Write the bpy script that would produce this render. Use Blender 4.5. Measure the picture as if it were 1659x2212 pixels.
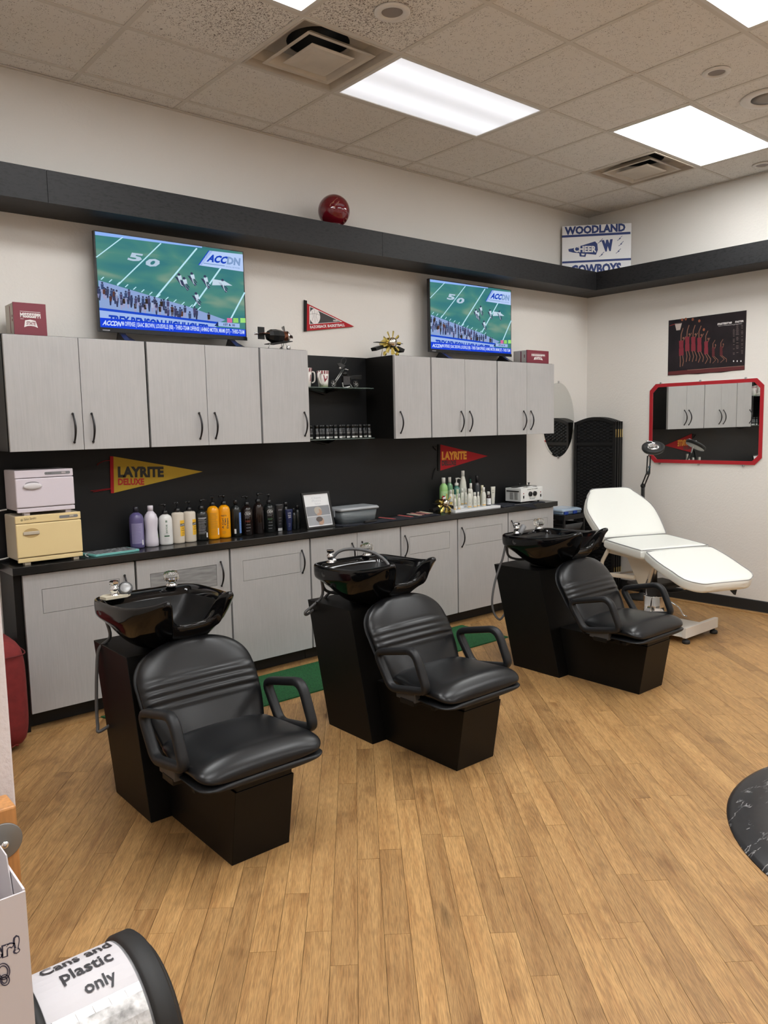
import bpy, bmesh, math, random
from mathutils import Vector, Matrix
random.seed(7)
for o in list(bpy.data.objects): bpy.data.objects.remove(o, do_unlink=True)
SC = bpy.context.scene
COL = SC.collection
PI = math.pi

# ------------------------------------------------------------------ camera
CAM = Vector((-1.6529, -4.6025, 1.5991)); YAW, PIT, ROL, FPX = 0.6984, 0.1095, -0.0202, 1694.94
H = 3.518            # ceiling height
XR = 4.806           # right wall
_f = Vector((math.sin(YAW)*math.cos(PIT), math.cos(YAW)*math.cos(PIT), -math.sin(PIT)))
_r = Vector((math.cos(YAW), -math.sin(YAW), 0)); _u = _r.cross(_f)
RT = math.cos(ROL)*_r + math.sin(ROL)*_u; UP = -math.sin(ROL)*_r + math.cos(ROL)*_u
cd = bpy.data.cameras.new('camera'); cam = bpy.data.objects.new('camera', cd); COL.objects.link(cam)
cd.sensor_fit = 'VERTICAL'; cd.sensor_height = 24; cd.lens = FPX/2212*24; cd.clip_start = 0.05
m = Matrix((RT, UP, -_f)).transposed().to_4x4(); m.translation = CAM; cam.matrix_world = m
SC.camera = cam
def at(px, py, ax, v):
    """surveyed point: where the sight line through a photo pixel meets the real plane axis=v"""
    d = _f + RT*((px-829.5)/FPX) - UP*((py-1106)/FPX)
    return CAM + d*((v-CAM[ax])/d[ax])

# ------------------------------------------------------------------ world, exposure
w = bpy.data.worlds.new('world'); SC.world = w; w.use_nodes = True
w.node_tree.nodes['Background'].inputs[0].default_value = (.9, .95, 1, 1)
w.node_tree.nodes['Background'].inputs[1].default_value = 0.3
vs = SC.view_settings; vs.view_transform = 'Standard'; vs.look = 'None'; vs.exposure = 0.0; vs.gamma = 1; vs.use_curve_mapping = False
LIGHT_NEAR, LIGHT_A, LIGHT_B = 18.2, 0.82, 17.0      # radiance of the troffer diffusers

# ------------------------------------------------------------------ materials
def lin(c):
    c = c/255.0
    return c/12.92 if c <= .04045 else ((c+.055)/1.055)**2.4
def rgb(h):
    if isinstance(h, str):
        h = h.lstrip('#'); return tuple(lin(int(h[i:i+2], 16)) for i in (0, 2, 4))
    return h
MATS = {}
def nt(name):
    m = bpy.data.materials.new(name); m.use_nodes = True; MATS[name] = m
    return m, m.node_tree, m.node_tree.nodes['Principled BSDF']
def mat(name, col, rough=.5, metal=0, bump=None, var=0, scale=20, spec=.5, trans=0, coat=0, emis=0, stretch=None):
    if name in MATS: return MATS[name]
    m, t, b = nt(name); c = rgb(col)
    b.inputs['Base Color'].default_value = (*c, 1); b.inputs['Roughness'].default_value = rough
    b.inputs['Metallic'].default_value = metal; b.inputs['Specular IOR Level'].default_value = spec
    b.inputs['Transmission Weight'].default_value = trans; b.inputs['Coat Weight'].default_value = coat
    if coat: b.inputs['Coat Roughness'].default_value = .03
    if emis:
        b.inputs['Emission Color'].default_value = (*c, 1); b.inputs['Emission Strength'].default_value = emis
    L = t.links
    if var or bump:
        tc = t.nodes.new('ShaderNodeTexCoord'); mp = t.nodes.new('ShaderNodeMapping'); L.new(tc.outputs['Object'], mp.inputs[0])
        if stretch: mp.inputs['Scale'].default_value = stretch
        n = t.nodes.new('ShaderNodeTexNoise'); n.inputs['Scale'].default_value = scale; n.inputs['Detail'].default_value = 4
        L.new(mp.outputs[0], n.inputs['Vector'])
        if var:
            r = t.nodes.new('ShaderNodeValToRGB'); r.color_ramp.elements[0].position = .3; r.color_ramp.elements[1].position = .7
            r.color_ramp.elements[0].color = (*[x*(1-var) for x in c], 1); r.color_ramp.elements[1].color = (*[min(1, x*(1+var)) for x in c], 1)
            L.new(n.outputs['Fac'], r.inputs[0]); L.new(r.outputs[0], b.inputs['Base Color'])
        if bump:
            bp = t.nodes.new('ShaderNodeBump'); bp.inputs['Strength'].default_value = bump[0]; bp.inputs['Distance'].default_value = bump[1]
            L.new(n.outputs['Fac'], bp.inputs['Height']); L.new(bp.outputs[0], b.inputs['Normal'])
    return m
def flat(name, col, rough=.6, emis=0):
    """flat print colour"""
    if name in MATS: return MATS[name]
    m, t, b = nt(name); c = rgb(col)
    b.inputs['Roughness'].default_value = rough
    if emis:
        b.inputs['Base Color'].default_value = (0, 0, 0, 1); b.inputs['Specular IOR Level'].default_value = .1
        b.inputs['Emission Color'].default_value = (*c, 1); b.inputs['Emission Strength'].default_value = emis
    else: b.inputs['Base Color'].default_value = (*c, 1)
    return m

M = {}
M['wall'] = mat('painted_wall', (.715, .685, .645), .7, bump=(.35, .004), scale=70)
M['wall_warm'] = mat('painted_wall_near', (.74, .68, .68), .7, bump=(.5, .006), scale=60)
M['black_panel'] = mat('black_panel', (.0085, .009, .010), .5, spec=.3, bump=(.12, .002), scale=50)
M['black_lam'] = mat('black_laminate', (.006, .0055, .005), .45, spec=.25, var=.15, scale=30)
M['black_ped'] = mat('black_pedestal', (.0045, .004, .0035), .42, spec=.2, var=.1, scale=30)
M['counter'] = mat('black_worktop', (.012, .0115, .011), .25, var=.2, scale=60)
M['rubber'] = mat('black_rubber', (.012, .012, .012), .6)
M['leather'] = mat('black_vinyl', (.0062, .0064, .0072), .32, spec=.36, bump=(.08, .001), scale=220)
M['armpl'] = mat('black_urethane', (.010, .0105, .0118), .46, spec=.33, bump=(.06, .001), scale=150)
M['porc'] = mat('black_porcelain', (.0035, .0035, .004), .09, spec=.42)
M['chrome'] = mat('chrome', (.82, .83, .85), .08, 1)
M['steel'] = mat('brushed_steel', (.55, .55, .55), .3, 1)
M['brass'] = mat('brass', (.75, .58, .22), .25, 1)
M['glass'] = mat('clear_glass', (.95, .97, .96), .03, trans=1)
M['white'] = mat('white_plastic', (.78, .76, .76), .35)
M['grey'] = mat('grey_plastic', (.16, .16, .165), .45)
M['dkgrey'] = mat('dark_grey_plastic', (.05, .05, .052), .45)
M['hose'] = mat('grey_hose', (.09, .09, .092), .45)
M['handle'] = mat('gunmetal_handle', (.035, .034, .036), .3, .7)
M['wood'] = None
M['bedwhite'] = mat('white_vinyl', (.80, .81, .76), .38, bump=(.05, .002), scale=40)
M['piping'] = mat('grey_piping', (.30, .30, .31), .5)
M['cream_metal'] = mat('cream_metal', (.72, .63, .50), .35)
M['bedframe'] = mat('white_metal', (.72, .69, .64), .35)
M['red_paint'] = mat('red_frame', (.38, .012, .02), .4)
M['red_fabric'] = mat('red_fabric', (.20, .018, .018), .85, bump=(.4, .004), scale=30, var=.12)
M['maroon'] = mat('maroon_card', (.20, .03, .048), .45)
M['ball'] = mat('maroon_ball', (.13, .004, .010), .08, coat=.5)

def brushed_mat(name, c, sc=1.0):
    m, t, b = nt(name); L = t.links
    tc = t.nodes.new('ShaderNodeTexCoord'); mp = t.nodes.new('ShaderNodeMapping'); mp.inputs['Scale'].default_value = (30, 30, 1.2)
    L.new(tc.outputs['Object'], mp.inputs[0]); n = t.nodes.new('ShaderNodeTexNoise'); n.inputs['Scale'].default_value = 6*sc; n.inputs['Detail'].default_value = 5
    L.new(mp.outputs[0], n.inputs['Vector'])
    n2 = t.nodes.new('ShaderNodeTexNoise'); n2.inputs['Scale'].default_value = 3; n2.inputs['Detail'].default_value = 6; n2.inputs['Roughness'].default_value = .65; L.new(tc.outputs['Object'], n2.inputs['Vector'])
    mx = t.nodes.new('ShaderNodeMath'); mx.operation = 'ADD'; L.new(n.outputs['Fac'], mx.inputs[0]); L.new(n2.outputs['Fac'], mx.inputs[1])
    r = t.nodes.new('ShaderNodeValToRGB'); e = r.color_ramp.elements
    e[0].position = .35; e[1].position = .62
    e[0].color = (*[x*.92 for x in c], 1); e[1].color = (*[x*1.04 for x in c], 1)
    mh = t.nodes.new('ShaderNodeMath'); mh.operation = 'MULTIPLY'; mh.inputs[1].default_value = .5; L.new(mx.outputs[0], mh.inputs[0])
    L.new(mh.outputs[0], r.inputs[0]); L.new(r.outputs[0], b.inputs['Base Color'])
    b.inputs['Roughness'].default_value = .42; b.inputs['Metallic'].default_value = .12
    return m
M['door'] = brushed_mat('brushed_grey_laminate', (.445, .438, .434))

def wood_mat():
    m, t, b = nt('oak_plank'); L = t.links; N = t.nodes.new
    g = N('ShaderNodeNewGeometry'); oi = N('ShaderNodeObjectInfo')
    mp = N('ShaderNodeMapping'); mp.inputs['Rotation'].default_value = (0, 0, -math.radians(52)); L.new(g.outputs['Position'], mp.inputs[0])
    add = N('ShaderNodeMath'); add.operation = 'ADD'; L.new(oi.outputs['Random'], add.inputs[0]); L.new(g.outputs['Random Per Island'], add.inputs[1])
    fr = N('ShaderNodeMath'); fr.operation = 'FRACT'; L.new(add.outputs[0], fr.inputs[0])
    off = N('ShaderNodeVectorMath'); off.operation = 'SCALE'; off.inputs[0].default_value = (37, 11, 5); L.new(fr.outputs[0], off.inputs['Scale'])
    ad = N('ShaderNodeVectorMath'); ad.operation = 'ADD'; L.new(mp.outputs[0], ad.inputs[0]); L.new(off.outputs[0], ad.inputs[1])
    s1 = N('ShaderNodeVectorMath'); s1.operation = 'MULTIPLY'; s1.inputs[1].default_value = (1.6, 22, 1); L.new(ad.outputs[0], s1.inputs[0])
    n1 = N('ShaderNodeTexNoise'); n1.inputs['Scale'].default_value = 1.6; n1.inputs['Detail'].default_value = 7; n1.inputs['Roughness'].default_value = .62; n1.inputs['Distortion'].default_value = .6; L.new(s1.outputs[0], n1.inputs['Vector'])
    s2 = N('ShaderNodeVectorMath'); s2.operation = 'MULTIPLY'; s2.inputs[1].default_value = (14, 260, 1); L.new(ad.outputs[0], s2.inputs[0])
    n2 = N('ShaderNodeTexNoise'); n2.inputs['Scale'].default_value = 1.5; n2.inputs['Detail'].default_value = 4; L.new(s2.outputs[0], n2.inputs['Vector'])
    n3 = N('ShaderNodeTexNoise'); n3.inputs['Scale'].default_value = 5; n3.inputs['Detail'].default_value = 4; L.new(ad.outputs[0], n3.inputs['Vector'])
    r = N('ShaderNodeValToRGB'); e = r.color_ramp.elements
    e[0].position = .28; e[0].color = (.29, .145, .052, 1); e[1].position = .70; e[1].color = (.50, .302, .125, 1)
    x = e.new(.48); x.color = (.425, .243, .096, 1)
    L.new(n1.outputs['Fac'], r.inputs[0])
    r2 = N('ShaderNodeValToRGB'); e = r2.color_ramp.elements; e[0].position = .38; e[0].color = (.58, .58, .58, 1); e[1].position = .6; e[1].color = (1.08, 1.08, 1.08, 1); L.new(n2.outputs['Fac'], r2.inputs[0])
    mu = N('ShaderNodeMixRGB'); mu.blend_type = 'MULTIPLY'; mu.inputs[0].default_value = .75; L.new(r.outputs[0], mu.inputs[1]); L.new(r2.outputs[0], mu.inputs[2])
    r3 = N('ShaderNodeValToRGB'); e = r3.color_ramp.elements; e[0].position = 0; e[0].color = (.80, .775, .75, 1); e[1].position = 1; e[1].color = (1.10, 1.08, 1.04, 1); L.new(fr.outputs[0], r3.inputs[0])
    mu2 = N('ShaderNodeMixRGB'); mu2.blend_type = 'MULTIPLY'; mu2.inputs[0].default_value = 1; L.new(mu.outputs[0], mu2.inputs[1]); L.new(r3.outputs[0], mu2.inputs[2])
    # greyish worn patches and knots
    rk = N('ShaderNodeValToRGB'); e = rk.color_ramp.elements; e[0].position = .28; e[0].color = (.55, .5, .48, 1); e[1].position = .42; e[1].color = (1, 1, 1, 1); L.new(n3.outputs['Fac'], rk.inputs[0])
    mu3 = N('ShaderNodeMixRGB'); mu3.blend_type = 'MULTIPLY'; mu3.inputs[0].default_value = .7; L.new(mu2.outputs[0], mu3.inputs[1]); L.new(rk.outputs[0], mu3.inputs[2])
    vk = N('ShaderNodeTexVoronoi'); vk.inputs['Scale'].default_value = 1.0; sk_ = N('ShaderNodeVectorMath'); sk_.operation = 'MULTIPLY'; sk_.inputs[1].default_value = (1.1, 4.2, 1); L.new(ad.outputs[0], sk_.inputs[0])
    wk = N('ShaderNodeMixRGB'); wk.blend_type = 'LINEAR_LIGHT'; wk.inputs[0].default_value = .03; L.new(sk_.outputs[0], wk.inputs[1]); L.new(n1.outputs['Color'], wk.inputs[2]); L.new(wk.outputs[0], vk.inputs['Vector'])
    km = N('ShaderNodeMapRange'); km.inputs[1].default_value = .02; km.inputs[2].default_value = .09; km.inputs[3].default_value = .42; km.inputs[4].default_value = 1; L.new(vk.outputs['Distance'], km.inputs[0])
    mu4 = N('ShaderNodeMixRGB'); mu4.blend_type = 'MULTIPLY'; mu4.inputs[0].default_value = .8; L.new(mu3.outputs[0], mu4.inputs[1]); L.new(km.outputs[0], mu4.inputs[2])
    L.new(mu4.outputs[0], b.inputs['Base Color'])
    rr = N('ShaderNodeMapRange'); rr.inputs[3].default_value = .36; rr.inputs[4].default_value = .55; L.new(n1.outputs['Fac'], rr.inputs[0]); L.new(rr.outputs[0], b.inputs['Roughness'])
    bp = N('ShaderNodeBump'); bp.inputs['Strength'].default_value = .25; bp.inputs['Distance'].default_value = .002; L.new(n2.outputs['Fac'], bp.inputs['Height']); L.new(bp.outputs[0], b.inputs['Normal'])
    b.inputs['Specular IOR Level'].default_value = .35
    return m
M['wood'] = wood_mat()

def tile_mat():
    m, t, b = nt('fissured_ceiling_tile'); L = t.links; N = t.nodes.new
    g = N('ShaderNodeNewGeometry')
    v = N('ShaderNodeTexVoronoi'); v.inputs['Scale'].default_value = 120; v.inputs['Randomness'].default_value = 1
    s = N('ShaderNodeVectorMath'); s.operation = 'MULTIPLY'; s.inputs[1].default_value = (1, .55, 1); L.new(g.outputs['Position'], s.inputs[0])
    nz = N('ShaderNodeTexNoise'); nz.inputs['Scale'].default_value = 60; L.new(g.outputs['Position'], nz.inputs['Vector'])
    ad = N('ShaderNodeMixRGB'); ad.blend_type = 'LINEAR_LIGHT'; ad.inputs[0].default_value = .02; L.new(s.outputs[0], ad.inputs[1]); L.new(nz.outputs['Color'], ad.inputs[2])
    L.new(ad.outputs[0], v.inputs['Vector'])
    n = N('ShaderNodeTexNoise'); n.inputs['Scale'].default_value = 30; n.inputs['Detail'].default_value = 3; L.new(g.outputs['Position'], n.inputs['Vector'])
    # soot blown out of the left vent: a stain with its own shape around (0.7,-1.55) and (1.3,-1.6)
    def blob(x, y, r0, r1):
        d = N('ShaderNodeVectorMath'); d.operation = 'DISTANCE'; d.inputs[1].default_value = (x, y, H); L.new(g.outputs['Position'], d.inputs[0])
        q = N('ShaderNodeMapRange'); q.inputs[1].default_value = r0; q.inputs[2].default_value = r1; q.inputs[3].default_value = 1; q.inputs[4].default_value = 0; L.new(d.outputs['Value'], q.inputs[0]); return q
    b1 = blob(.42, -1.22, .08, .55); b2 = blob(.85, -1.55, .1, .55)
    mxx = N('ShaderNodeMath'); mxx.operation = 'MAXIMUM'; L.new(b1.outputs[0], mxx.inputs[0]); L.new(b2.outputs[0], mxx.inputs[1])
    thr = N('ShaderNodeMapRange'); thr.inputs[1].default_value = .3; siz_lo = .3; thr.inputs[3].default_value = .47; thr.inputs[4].default_value = .28; L.new(mxx.outputs[0], thr.inputs[0])
    # pinhole where voronoi distance small and noise high
    c1 = N('ShaderNodeMath'); c1.operation = 'GREATER_THAN'; L.new(n.outputs['Fac'], c1.inputs[0]); L.new(thr.outputs[0], c1.inputs[1])
    siz = N('ShaderNodeMapRange'); siz.inputs[3].default_value = .24; siz.inputs[4].default_value = .40; L.new(mxx.outputs[0], siz.inputs[0])
    c2 = N('ShaderNodeMath'); c2.operation = 'LESS_THAN'; L.new(v.outputs['Distance'], c2.inputs[0]); L.new(siz.outputs[0], c2.inputs[1])
    mu = N('ShaderNodeMath'); mu.operation = 'MULTIPLY'; L.new(c1.outputs[0], mu.inputs[0]); L.new(c2.outputs[0], mu.inputs[1])
    mix = N('ShaderNodeMixRGB'); L.new(mu.outputs[0], mix.inputs[0]); mix.inputs[1].default_value = (.80, .77, .725, 1); mix.inputs[2].default_value = (.20, .17, .15, 1)
    L.new(mix.outputs[0], b.inputs['Base Color']); b.inputs['Roughness'].default_value = .9
    return m
M['tile'] = tile_mat()
M['tbar'] = mat('ceiling_tbar', (.66, .62, .56), .55)
M['ventm'] = mat('vent_metal', (.60, .54, .46), .5, var=.12, scale=4)
M['duct'] = mat('duct_dark', (.05, .055, .06), .4, .3)

def turf_mat():
    m, t, b = nt('green_turf'); L = t.links; N = t.nodes.new
    g = N('ShaderNodeNewGeometry'); n = N('ShaderNodeTexNoise'); n.inputs['Scale'].default_value = 260; n.inputs['Detail'].default_value = 3; L.new(g.outputs['Position'], n.inputs['Vector'])
    r = N('ShaderNodeValToRGB'); e = r.color_ramp.elements; e[0].position = .38; e[0].color = (.004, .05, .014, 1); e[1].position = .62; e[1].color = (.02, .19, .05, 1); L.new(n.outputs['Fac'], r.inputs[0]); L.new(r.outputs[0], b.inputs['Base Color'])
    bp = N('ShaderNodeBump'); bp.inputs['Distance'].default_value = .01; L.new(n.outputs['Fac'], bp.inputs['Height']); L.new(bp.outputs[0], b.inputs['Normal']); b.inputs['Roughness'].default_value = .9
    return m
M['turf'] = turf_mat()
def marble_mat():
    m, t, b = nt('black_marbled_vinyl'); L = t.links; N = t.nodes.new
    g = N('ShaderNodeNewGeometry'); mp = N('ShaderNodeMapping'); mp.inputs['Rotation'].default_value = (0, 0, .75); mp.inputs['Scale'].default_value = (1.3, 7, 1); L.new(g.outputs['Position'], mp.inputs[0])
    n = N('ShaderNodeTexNoise'); n.inputs['Scale'].default_value = 1.7; n.inputs['Detail'].default_value = 9; n.inputs['Roughness'].default_value = .6; n.inputs['Distortion'].default_value = .25; L.new(mp.outputs[0], n.inputs['Vector'])
    n2 = N('ShaderNodeTexNoise'); n2.inputs['Scale'].default_value = 7; L.new(g.outputs['Position'], n2.inputs['Vector'])
    a = N('ShaderNodeMath'); a.operation = 'SUBTRACT'; a.inputs[1].default_value = .5; L.new(n.outputs['Fac'], a.inputs[0])
    ab = N('ShaderNodeMath'); ab.operation = 'ABSOLUTE'; L.new(a.outputs[0], ab.inputs[0])
    r = N('ShaderNodeMapRange'); r.inputs[1].default_value = 0.0; r.inputs[2].default_value = .009; r.inputs[3].default_value = 1; r.inputs[4].default_value = 0; L.new(ab.outputs[0], r.inputs[0])
    q = N('ShaderNodeMapRange'); q.inputs[1].default_value = .46; q.inputs[2].default_value = .54; L.new(n2.outputs['Fac'], q.inputs[0])
    mu = N('ShaderNodeMath'); mu.operation = 'MULTIPLY'; L.new(r.outputs[0], mu.inputs[0]); L.new(q.outputs[0], mu.inputs[1])
    mix = N('ShaderNodeMixRGB'); L.new(mu.outputs[0], mix.inputs[0]); mix.inputs[1].default_value = (.015, .015, .017, 1); mix.inputs[2].default_value = (.4, .4, .4, 1)
    L.new(mix.outputs[0], b.inputs['Base Color']); b.inputs['Roughness'].default_value = .28
    return m
M['marble'] = marble_mat()
def ledge_mat():
    m, t, b = nt('black_stained_plywood'); L = t.links; N = t.nodes.new
    tc = N('ShaderNodeTexCoord'); mp = N('ShaderNodeMapping'); mp.inputs['Scale'].default_value = (1, 1, 3); L.new(tc.outputs['Object'], mp.inputs[0])
    n = N('ShaderNodeTexNoise'); n.inputs['Scale'].default_value = 30; n.inputs['Detail'].default_value = 6; n.inputs['Roughness'].default_value = .7; L.new(mp.outputs[0], n.inputs['Vector'])
    r = N('ShaderNodeValToRGB'); e = r.color_ramp.elements; e[0].position = .35; e[0].color = (.004, .004, .0045, 1); e[1].position = .5; e[1].color = (.014, .014, .0155, 1); L.new(n.outputs['Fac'], r.inputs[0]); L.new(r.outputs[0], b.inputs['Base Color'])
    b.inputs['Roughness'].default_value = .5; b.inputs['Specular IOR Level'].default_value = .3
    return m
M['ledge'] = ledge_mat()
def lens_mat(name, s, c=(1, 1, 1)):
    """prismatic diffuser of a lit troffer: three tubes glow through it"""
    m, t, b = nt(name); L = t.links; N = t.nodes.new
    tc = N('ShaderNodeTexCoord'); sp = N('ShaderNodeSeparateXYZ'); L.new(tc.outputs['Generated'], sp.inputs[0])
    wv = N('ShaderNodeMath'); wv.operation = 'MULTIPLY'; wv.inputs[1].default_value = 2*PI*2; L.new(sp.outputs[1], wv.inputs[0])
    co = N('ShaderNodeMath'); co.operation = 'COSINE'; L.new(wv.outputs[0], co.inputs[0])
    mr = N('ShaderNodeMapRange'); mr.inputs[1].default_value = -1; mr.inputs[2].default_value = 1; mr.inputs[3].default_value = s*1.15; mr.inputs[4].default_value = s*.8; L.new(co.outputs[0], mr.inputs[0])
    b.inputs['Base Color'].default_value = (.8, .8, .8, 1); b.inputs['Emission Color'].default_value = (*c, 1); L.new(mr.outputs[0], b.inputs['Emission Strength'])
    return m

# ------------------------------------------------------------------ geometry helpers
class MB:
    def __init__(s): s.v = []; s.f = []; s.m = []; s.mats = []; s.mi = 0; s.sm = []; s.smooth = False
    def use(s, mt):
        if mt not in s.mats: s.mats.append(mt)
        s.mi = s.mats.index(mt); return s
    def add(s, vs, fs, smooth=None):
        n = len(s.v); s.v += [Vector(p) for p in vs]
        for f in fs: s.f.append([i+n for i in f]); s.m.append(s.mi); s.sm.append(s.smooth if smooth is None else smooth)
        return s
    def box(s, x0, x1, y0, y1, z0, z1):
        return s.add([(x0,y0,z0),(x1,y0,z0),(x1,y1,z0),(x0,y1,z0),(x0,y0,z1),(x1,y0,z1),(x1,y1,z1),(x0,y1,z1)],
            [(0,3,2,1),(4,5,6,7),(0,1,5,4),(1,2,6,5),(2,3,7,6),(3,0,4,7)], False)
    def hexa(s, p): return s.add(p, [(0,3,2,1),(4,5,6,7),(0,1,5,4),(1,2,6,5),(2,3,7,6),(3,0,4,7)], False)
    def rings(s, R, cap0=True, cap1=True, smooth=True, close=False):
        n = len(R[0]); vs = [p for r in R for p in r]; fs = []
        K = len(R)
        for k in range(K if close else K-1):
            a = k*n; b = ((k+1) % K)*n
            for i in range(n): j = (i+1) % n; fs.append((a+i, a+j, b+j, b+i))
        s.add(vs, fs, smooth)
        if not close:
            base = len(s.v)-len(vs)
            if cap0: s.f.append([base+i for i in range(n)][::-1]); s.m.append(s.mi); s.sm.append(False)
            if cap1: s.f.append([base+(K-1)*n+i for i in range(n)]); s.m.append(s.mi); s.sm.append(False)
        return s
    def lathe(s, prof, c=(0, 0, 0), n=20, axis=2, sx=1, sy=1, smooth=True, tilt=None):
        c = Vector(c); R = []
        for r, h in prof:
            ring = []
            for i in range(n):
                a = 2*PI*i/n; p = Vector((r*math.cos(a)*sx, r*math.sin(a)*sy, h))
                if axis == 0: p = Vector((p.z, p.x, p.y))
                if axis == 1: p = Vector((p.y, p.z, p.x))
                if tilt is not None: p = tilt @ p
                ring.append(c+p)
            R.append(ring)
        return s.rings(R, smooth=smooth)
    def cyl(s, a, b, r, n=12, r2=None, smooth=True):
        a = Vector(a); b = Vector(b); d = (b-a).normalized(); q = d.to_track_quat('Z', 'Y').to_matrix()
        L = (b-a).length; r2 = r if r2 is None else r2
        return s.lathe([(r, 0), (r2, L)], a, n, tilt=q, smooth=smooth)
    def sweep(s, path, r, n=10, closed=False, rx=None, ry=None, smooth=True, power=2, up=(0, 0, 1)):
        P = [Vector(p) for p in path]; K = len(P); R = []; prev = None
        for k in range(K):
            if closed: t = P[(k+1) % K]-P[k-1]
            else: t = P[min(k+1, K-1)]-P[max(k-1, 0)]
            t.normalize()
            if prev is None:
                u = Vector(up)
                if abs(u.dot(t)) > .95: u = Vector((1, 0, 0))
                side = t.cross(u).normalized()
            else: side = (prev-t*prev.dot(t)).normalized()
            prev = side; nn = side.cross(t).normalized()
            rr = r[k] if isinstance(r, (list, tuple)) else r
            ring = []
            for i in range(n):
                a = 2*PI*(i+.5)/n; ca, sa = math.cos(a), math.sin(a)
                ex = math.copysign(abs(ca)**(2/power), ca); ey = math.copysign(abs(sa)**(2/power), sa)
                ring.append(P[k]+side*ex*(rx or rr)+nn*ey*(ry or rr))
            R.append(ring)
        return s.rings(R, smooth=smooth, close=closed)
    def prism(s, pts, off, smooth=False):
        """polygon (3D points) extruded by vector off"""
        n = len(pts); off = Vector(off); a = [Vector(p) for p in pts]; b = [p+off for p in a]
        s.add(a+b, [tuple(range(n))[::-1], tuple(range(n, 2*n))]+[(i, (i+1) % n, n+(i+1) % n, n+i) for i in range(n)], smooth)
        return s
    def sphere(s, c, r, n=16, k=10, sc=(1, 1, 1)):
        c = Vector(c); R = []
        for j in range(k+1):
            th = PI*j/k; th = min(max(th, .02), PI-.02)
            R.append([c+Vector((r*sc[0]*math.sin(th)*math.cos(2*PI*i/n), r*sc[1]*math.sin(th)*math.sin(2*PI*i/n), -r*sc[2]*math.cos(th))) for i in range(n)])
        return s.rings(R)

OFF = {}
def setp(o, label=None, cat=None, group=None, kind=None):
    if label: o['label'] = label
    if cat: o['category'] = cat
    if group: o['group'] = group
    if kind: o['kind'] = kind
    return o
def thing(name, label, cat, loc, group=None, rz=0, local=False):
    o = bpy.data.objects.new(name, None); COL.objects.link(o); o.location = loc; o.rotation_euler = (0, 0, rz)
    o.empty_display_size = .05; OFF[o.name] = Vector((0, 0, 0)) if local else Vector(loc)
    return setp(o, label, cat, group)
def build(name, mb, mt=None, parent=None, bevel=0, sub=0, seg=2, fix=True, label=None):
    me = bpy.data.meshes.new(name)
    off = Vector((0, 0, 0))
    if parent is not None: off = OFF[parent.name]
    elif mb.v:
        xs = [p.x for p in mb.v]; ys = [p.y for p in mb.v]; zs = [p.z for p in mb.v]
        off = Vector(((min(xs)+max(xs))/2, (min(ys)+max(ys))/2, min(zs)))
    me.from_pydata([p-off for p in mb.v], [], mb.f)
    if mb.mats:
        for q in mb.mats: me.materials.append(q)
        me.polygons.foreach_set('material_index', mb.m)
    elif mt: me.materials.append(mt)
    me.polygons.foreach_set('use_smooth', mb.sm)
    if fix:
        bm = bmesh.new(); bm.from_mesh(me); bmesh.ops.recalc_face_normals(bm, faces=bm.faces); bm.to_mesh(me); bm.free()
    me.update()
    o = bpy.data.objects.new(name, me); COL.objects.link(o)
    if parent is not None: o.parent = parent; OFF[o.name] = off
    else: o.location = off; OFF[o.name] = off
    if bevel:
        md = o.modifiers.new('bevel', 'BEVEL'); md.width = bevel; md.segments = seg; md.limit_method = 'ANGLE'; md.angle_limit = .6
    if sub:
        md = o.modifiers.new('sub', 'SUBSURF'); md.levels = sub; md.render_levels = sub
    if label: o['label'] = label
    return o
def boxo(name, b, mt, parent=None, bevel=0, **k): return build(name, MB().box(*b), mt, parent, bevel, **k)
def struct(o): o['kind'] = 'structure'; return o
def dup(root, loc, label=None, skip=()):
    def cp(o, par):
        c = o.copy(); COL.objects.link(c)
        if par is not None: c.parent = par; c.matrix_parent_inverse = o.matrix_parent_inverse.copy()
        OFF[c.name] = OFF.get(o.name, Vector())
        for ch in list(o.children):
            if ch.name.split('.')[0] not in skip: cp(ch, c)
        return c
    r = cp(root, None); r.location = loc
    if label: r['label'] = label
    return r
def fillet(pts, r, n=5, closed=True):
    """round the corners of a 3D polyline"""
    P = [Vector(p) for p in pts]; out = []; K = len(P)
    for i in range(K):
        if not closed and i in (0, K-1): out.append(P[i]); continue
        a, b, c = P[i-1], P[i], P[(i+1) % K]; rr = r[i] if isinstance(r, (list, tuple)) else r
        d1 = (a-b); d2 = (c-b); rr = min(rr, d1.length*.49, d2.length*.49); s = b+d1.normalized()*rr; e = b+d2.normalized()*rr
        for k in range(n+1):
            t = k/n; out.append(s*(1-t)**2+b*2*t*(1-t)+e*t*t)
    return out
def smoothpath(pts, n=6):
    P = [Vector(p) for p in pts]; out = []
    for i in range(len(P)-1):
        p0 = P[max(i-1, 0)]; p1 = P[i]; p2 = P[i+1]; p3 = P[min(i+2, len(P)-1)]
        for k in range(n):
            t = k/n; out.append(.5*((2*p1)+(-p0+p2)*t+(2*p0-5*p1+4*p2-p3)*t*t+(-p0+3*p1-3*p2+p3)*t**3))
    out.append(P[-1]); return out

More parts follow.
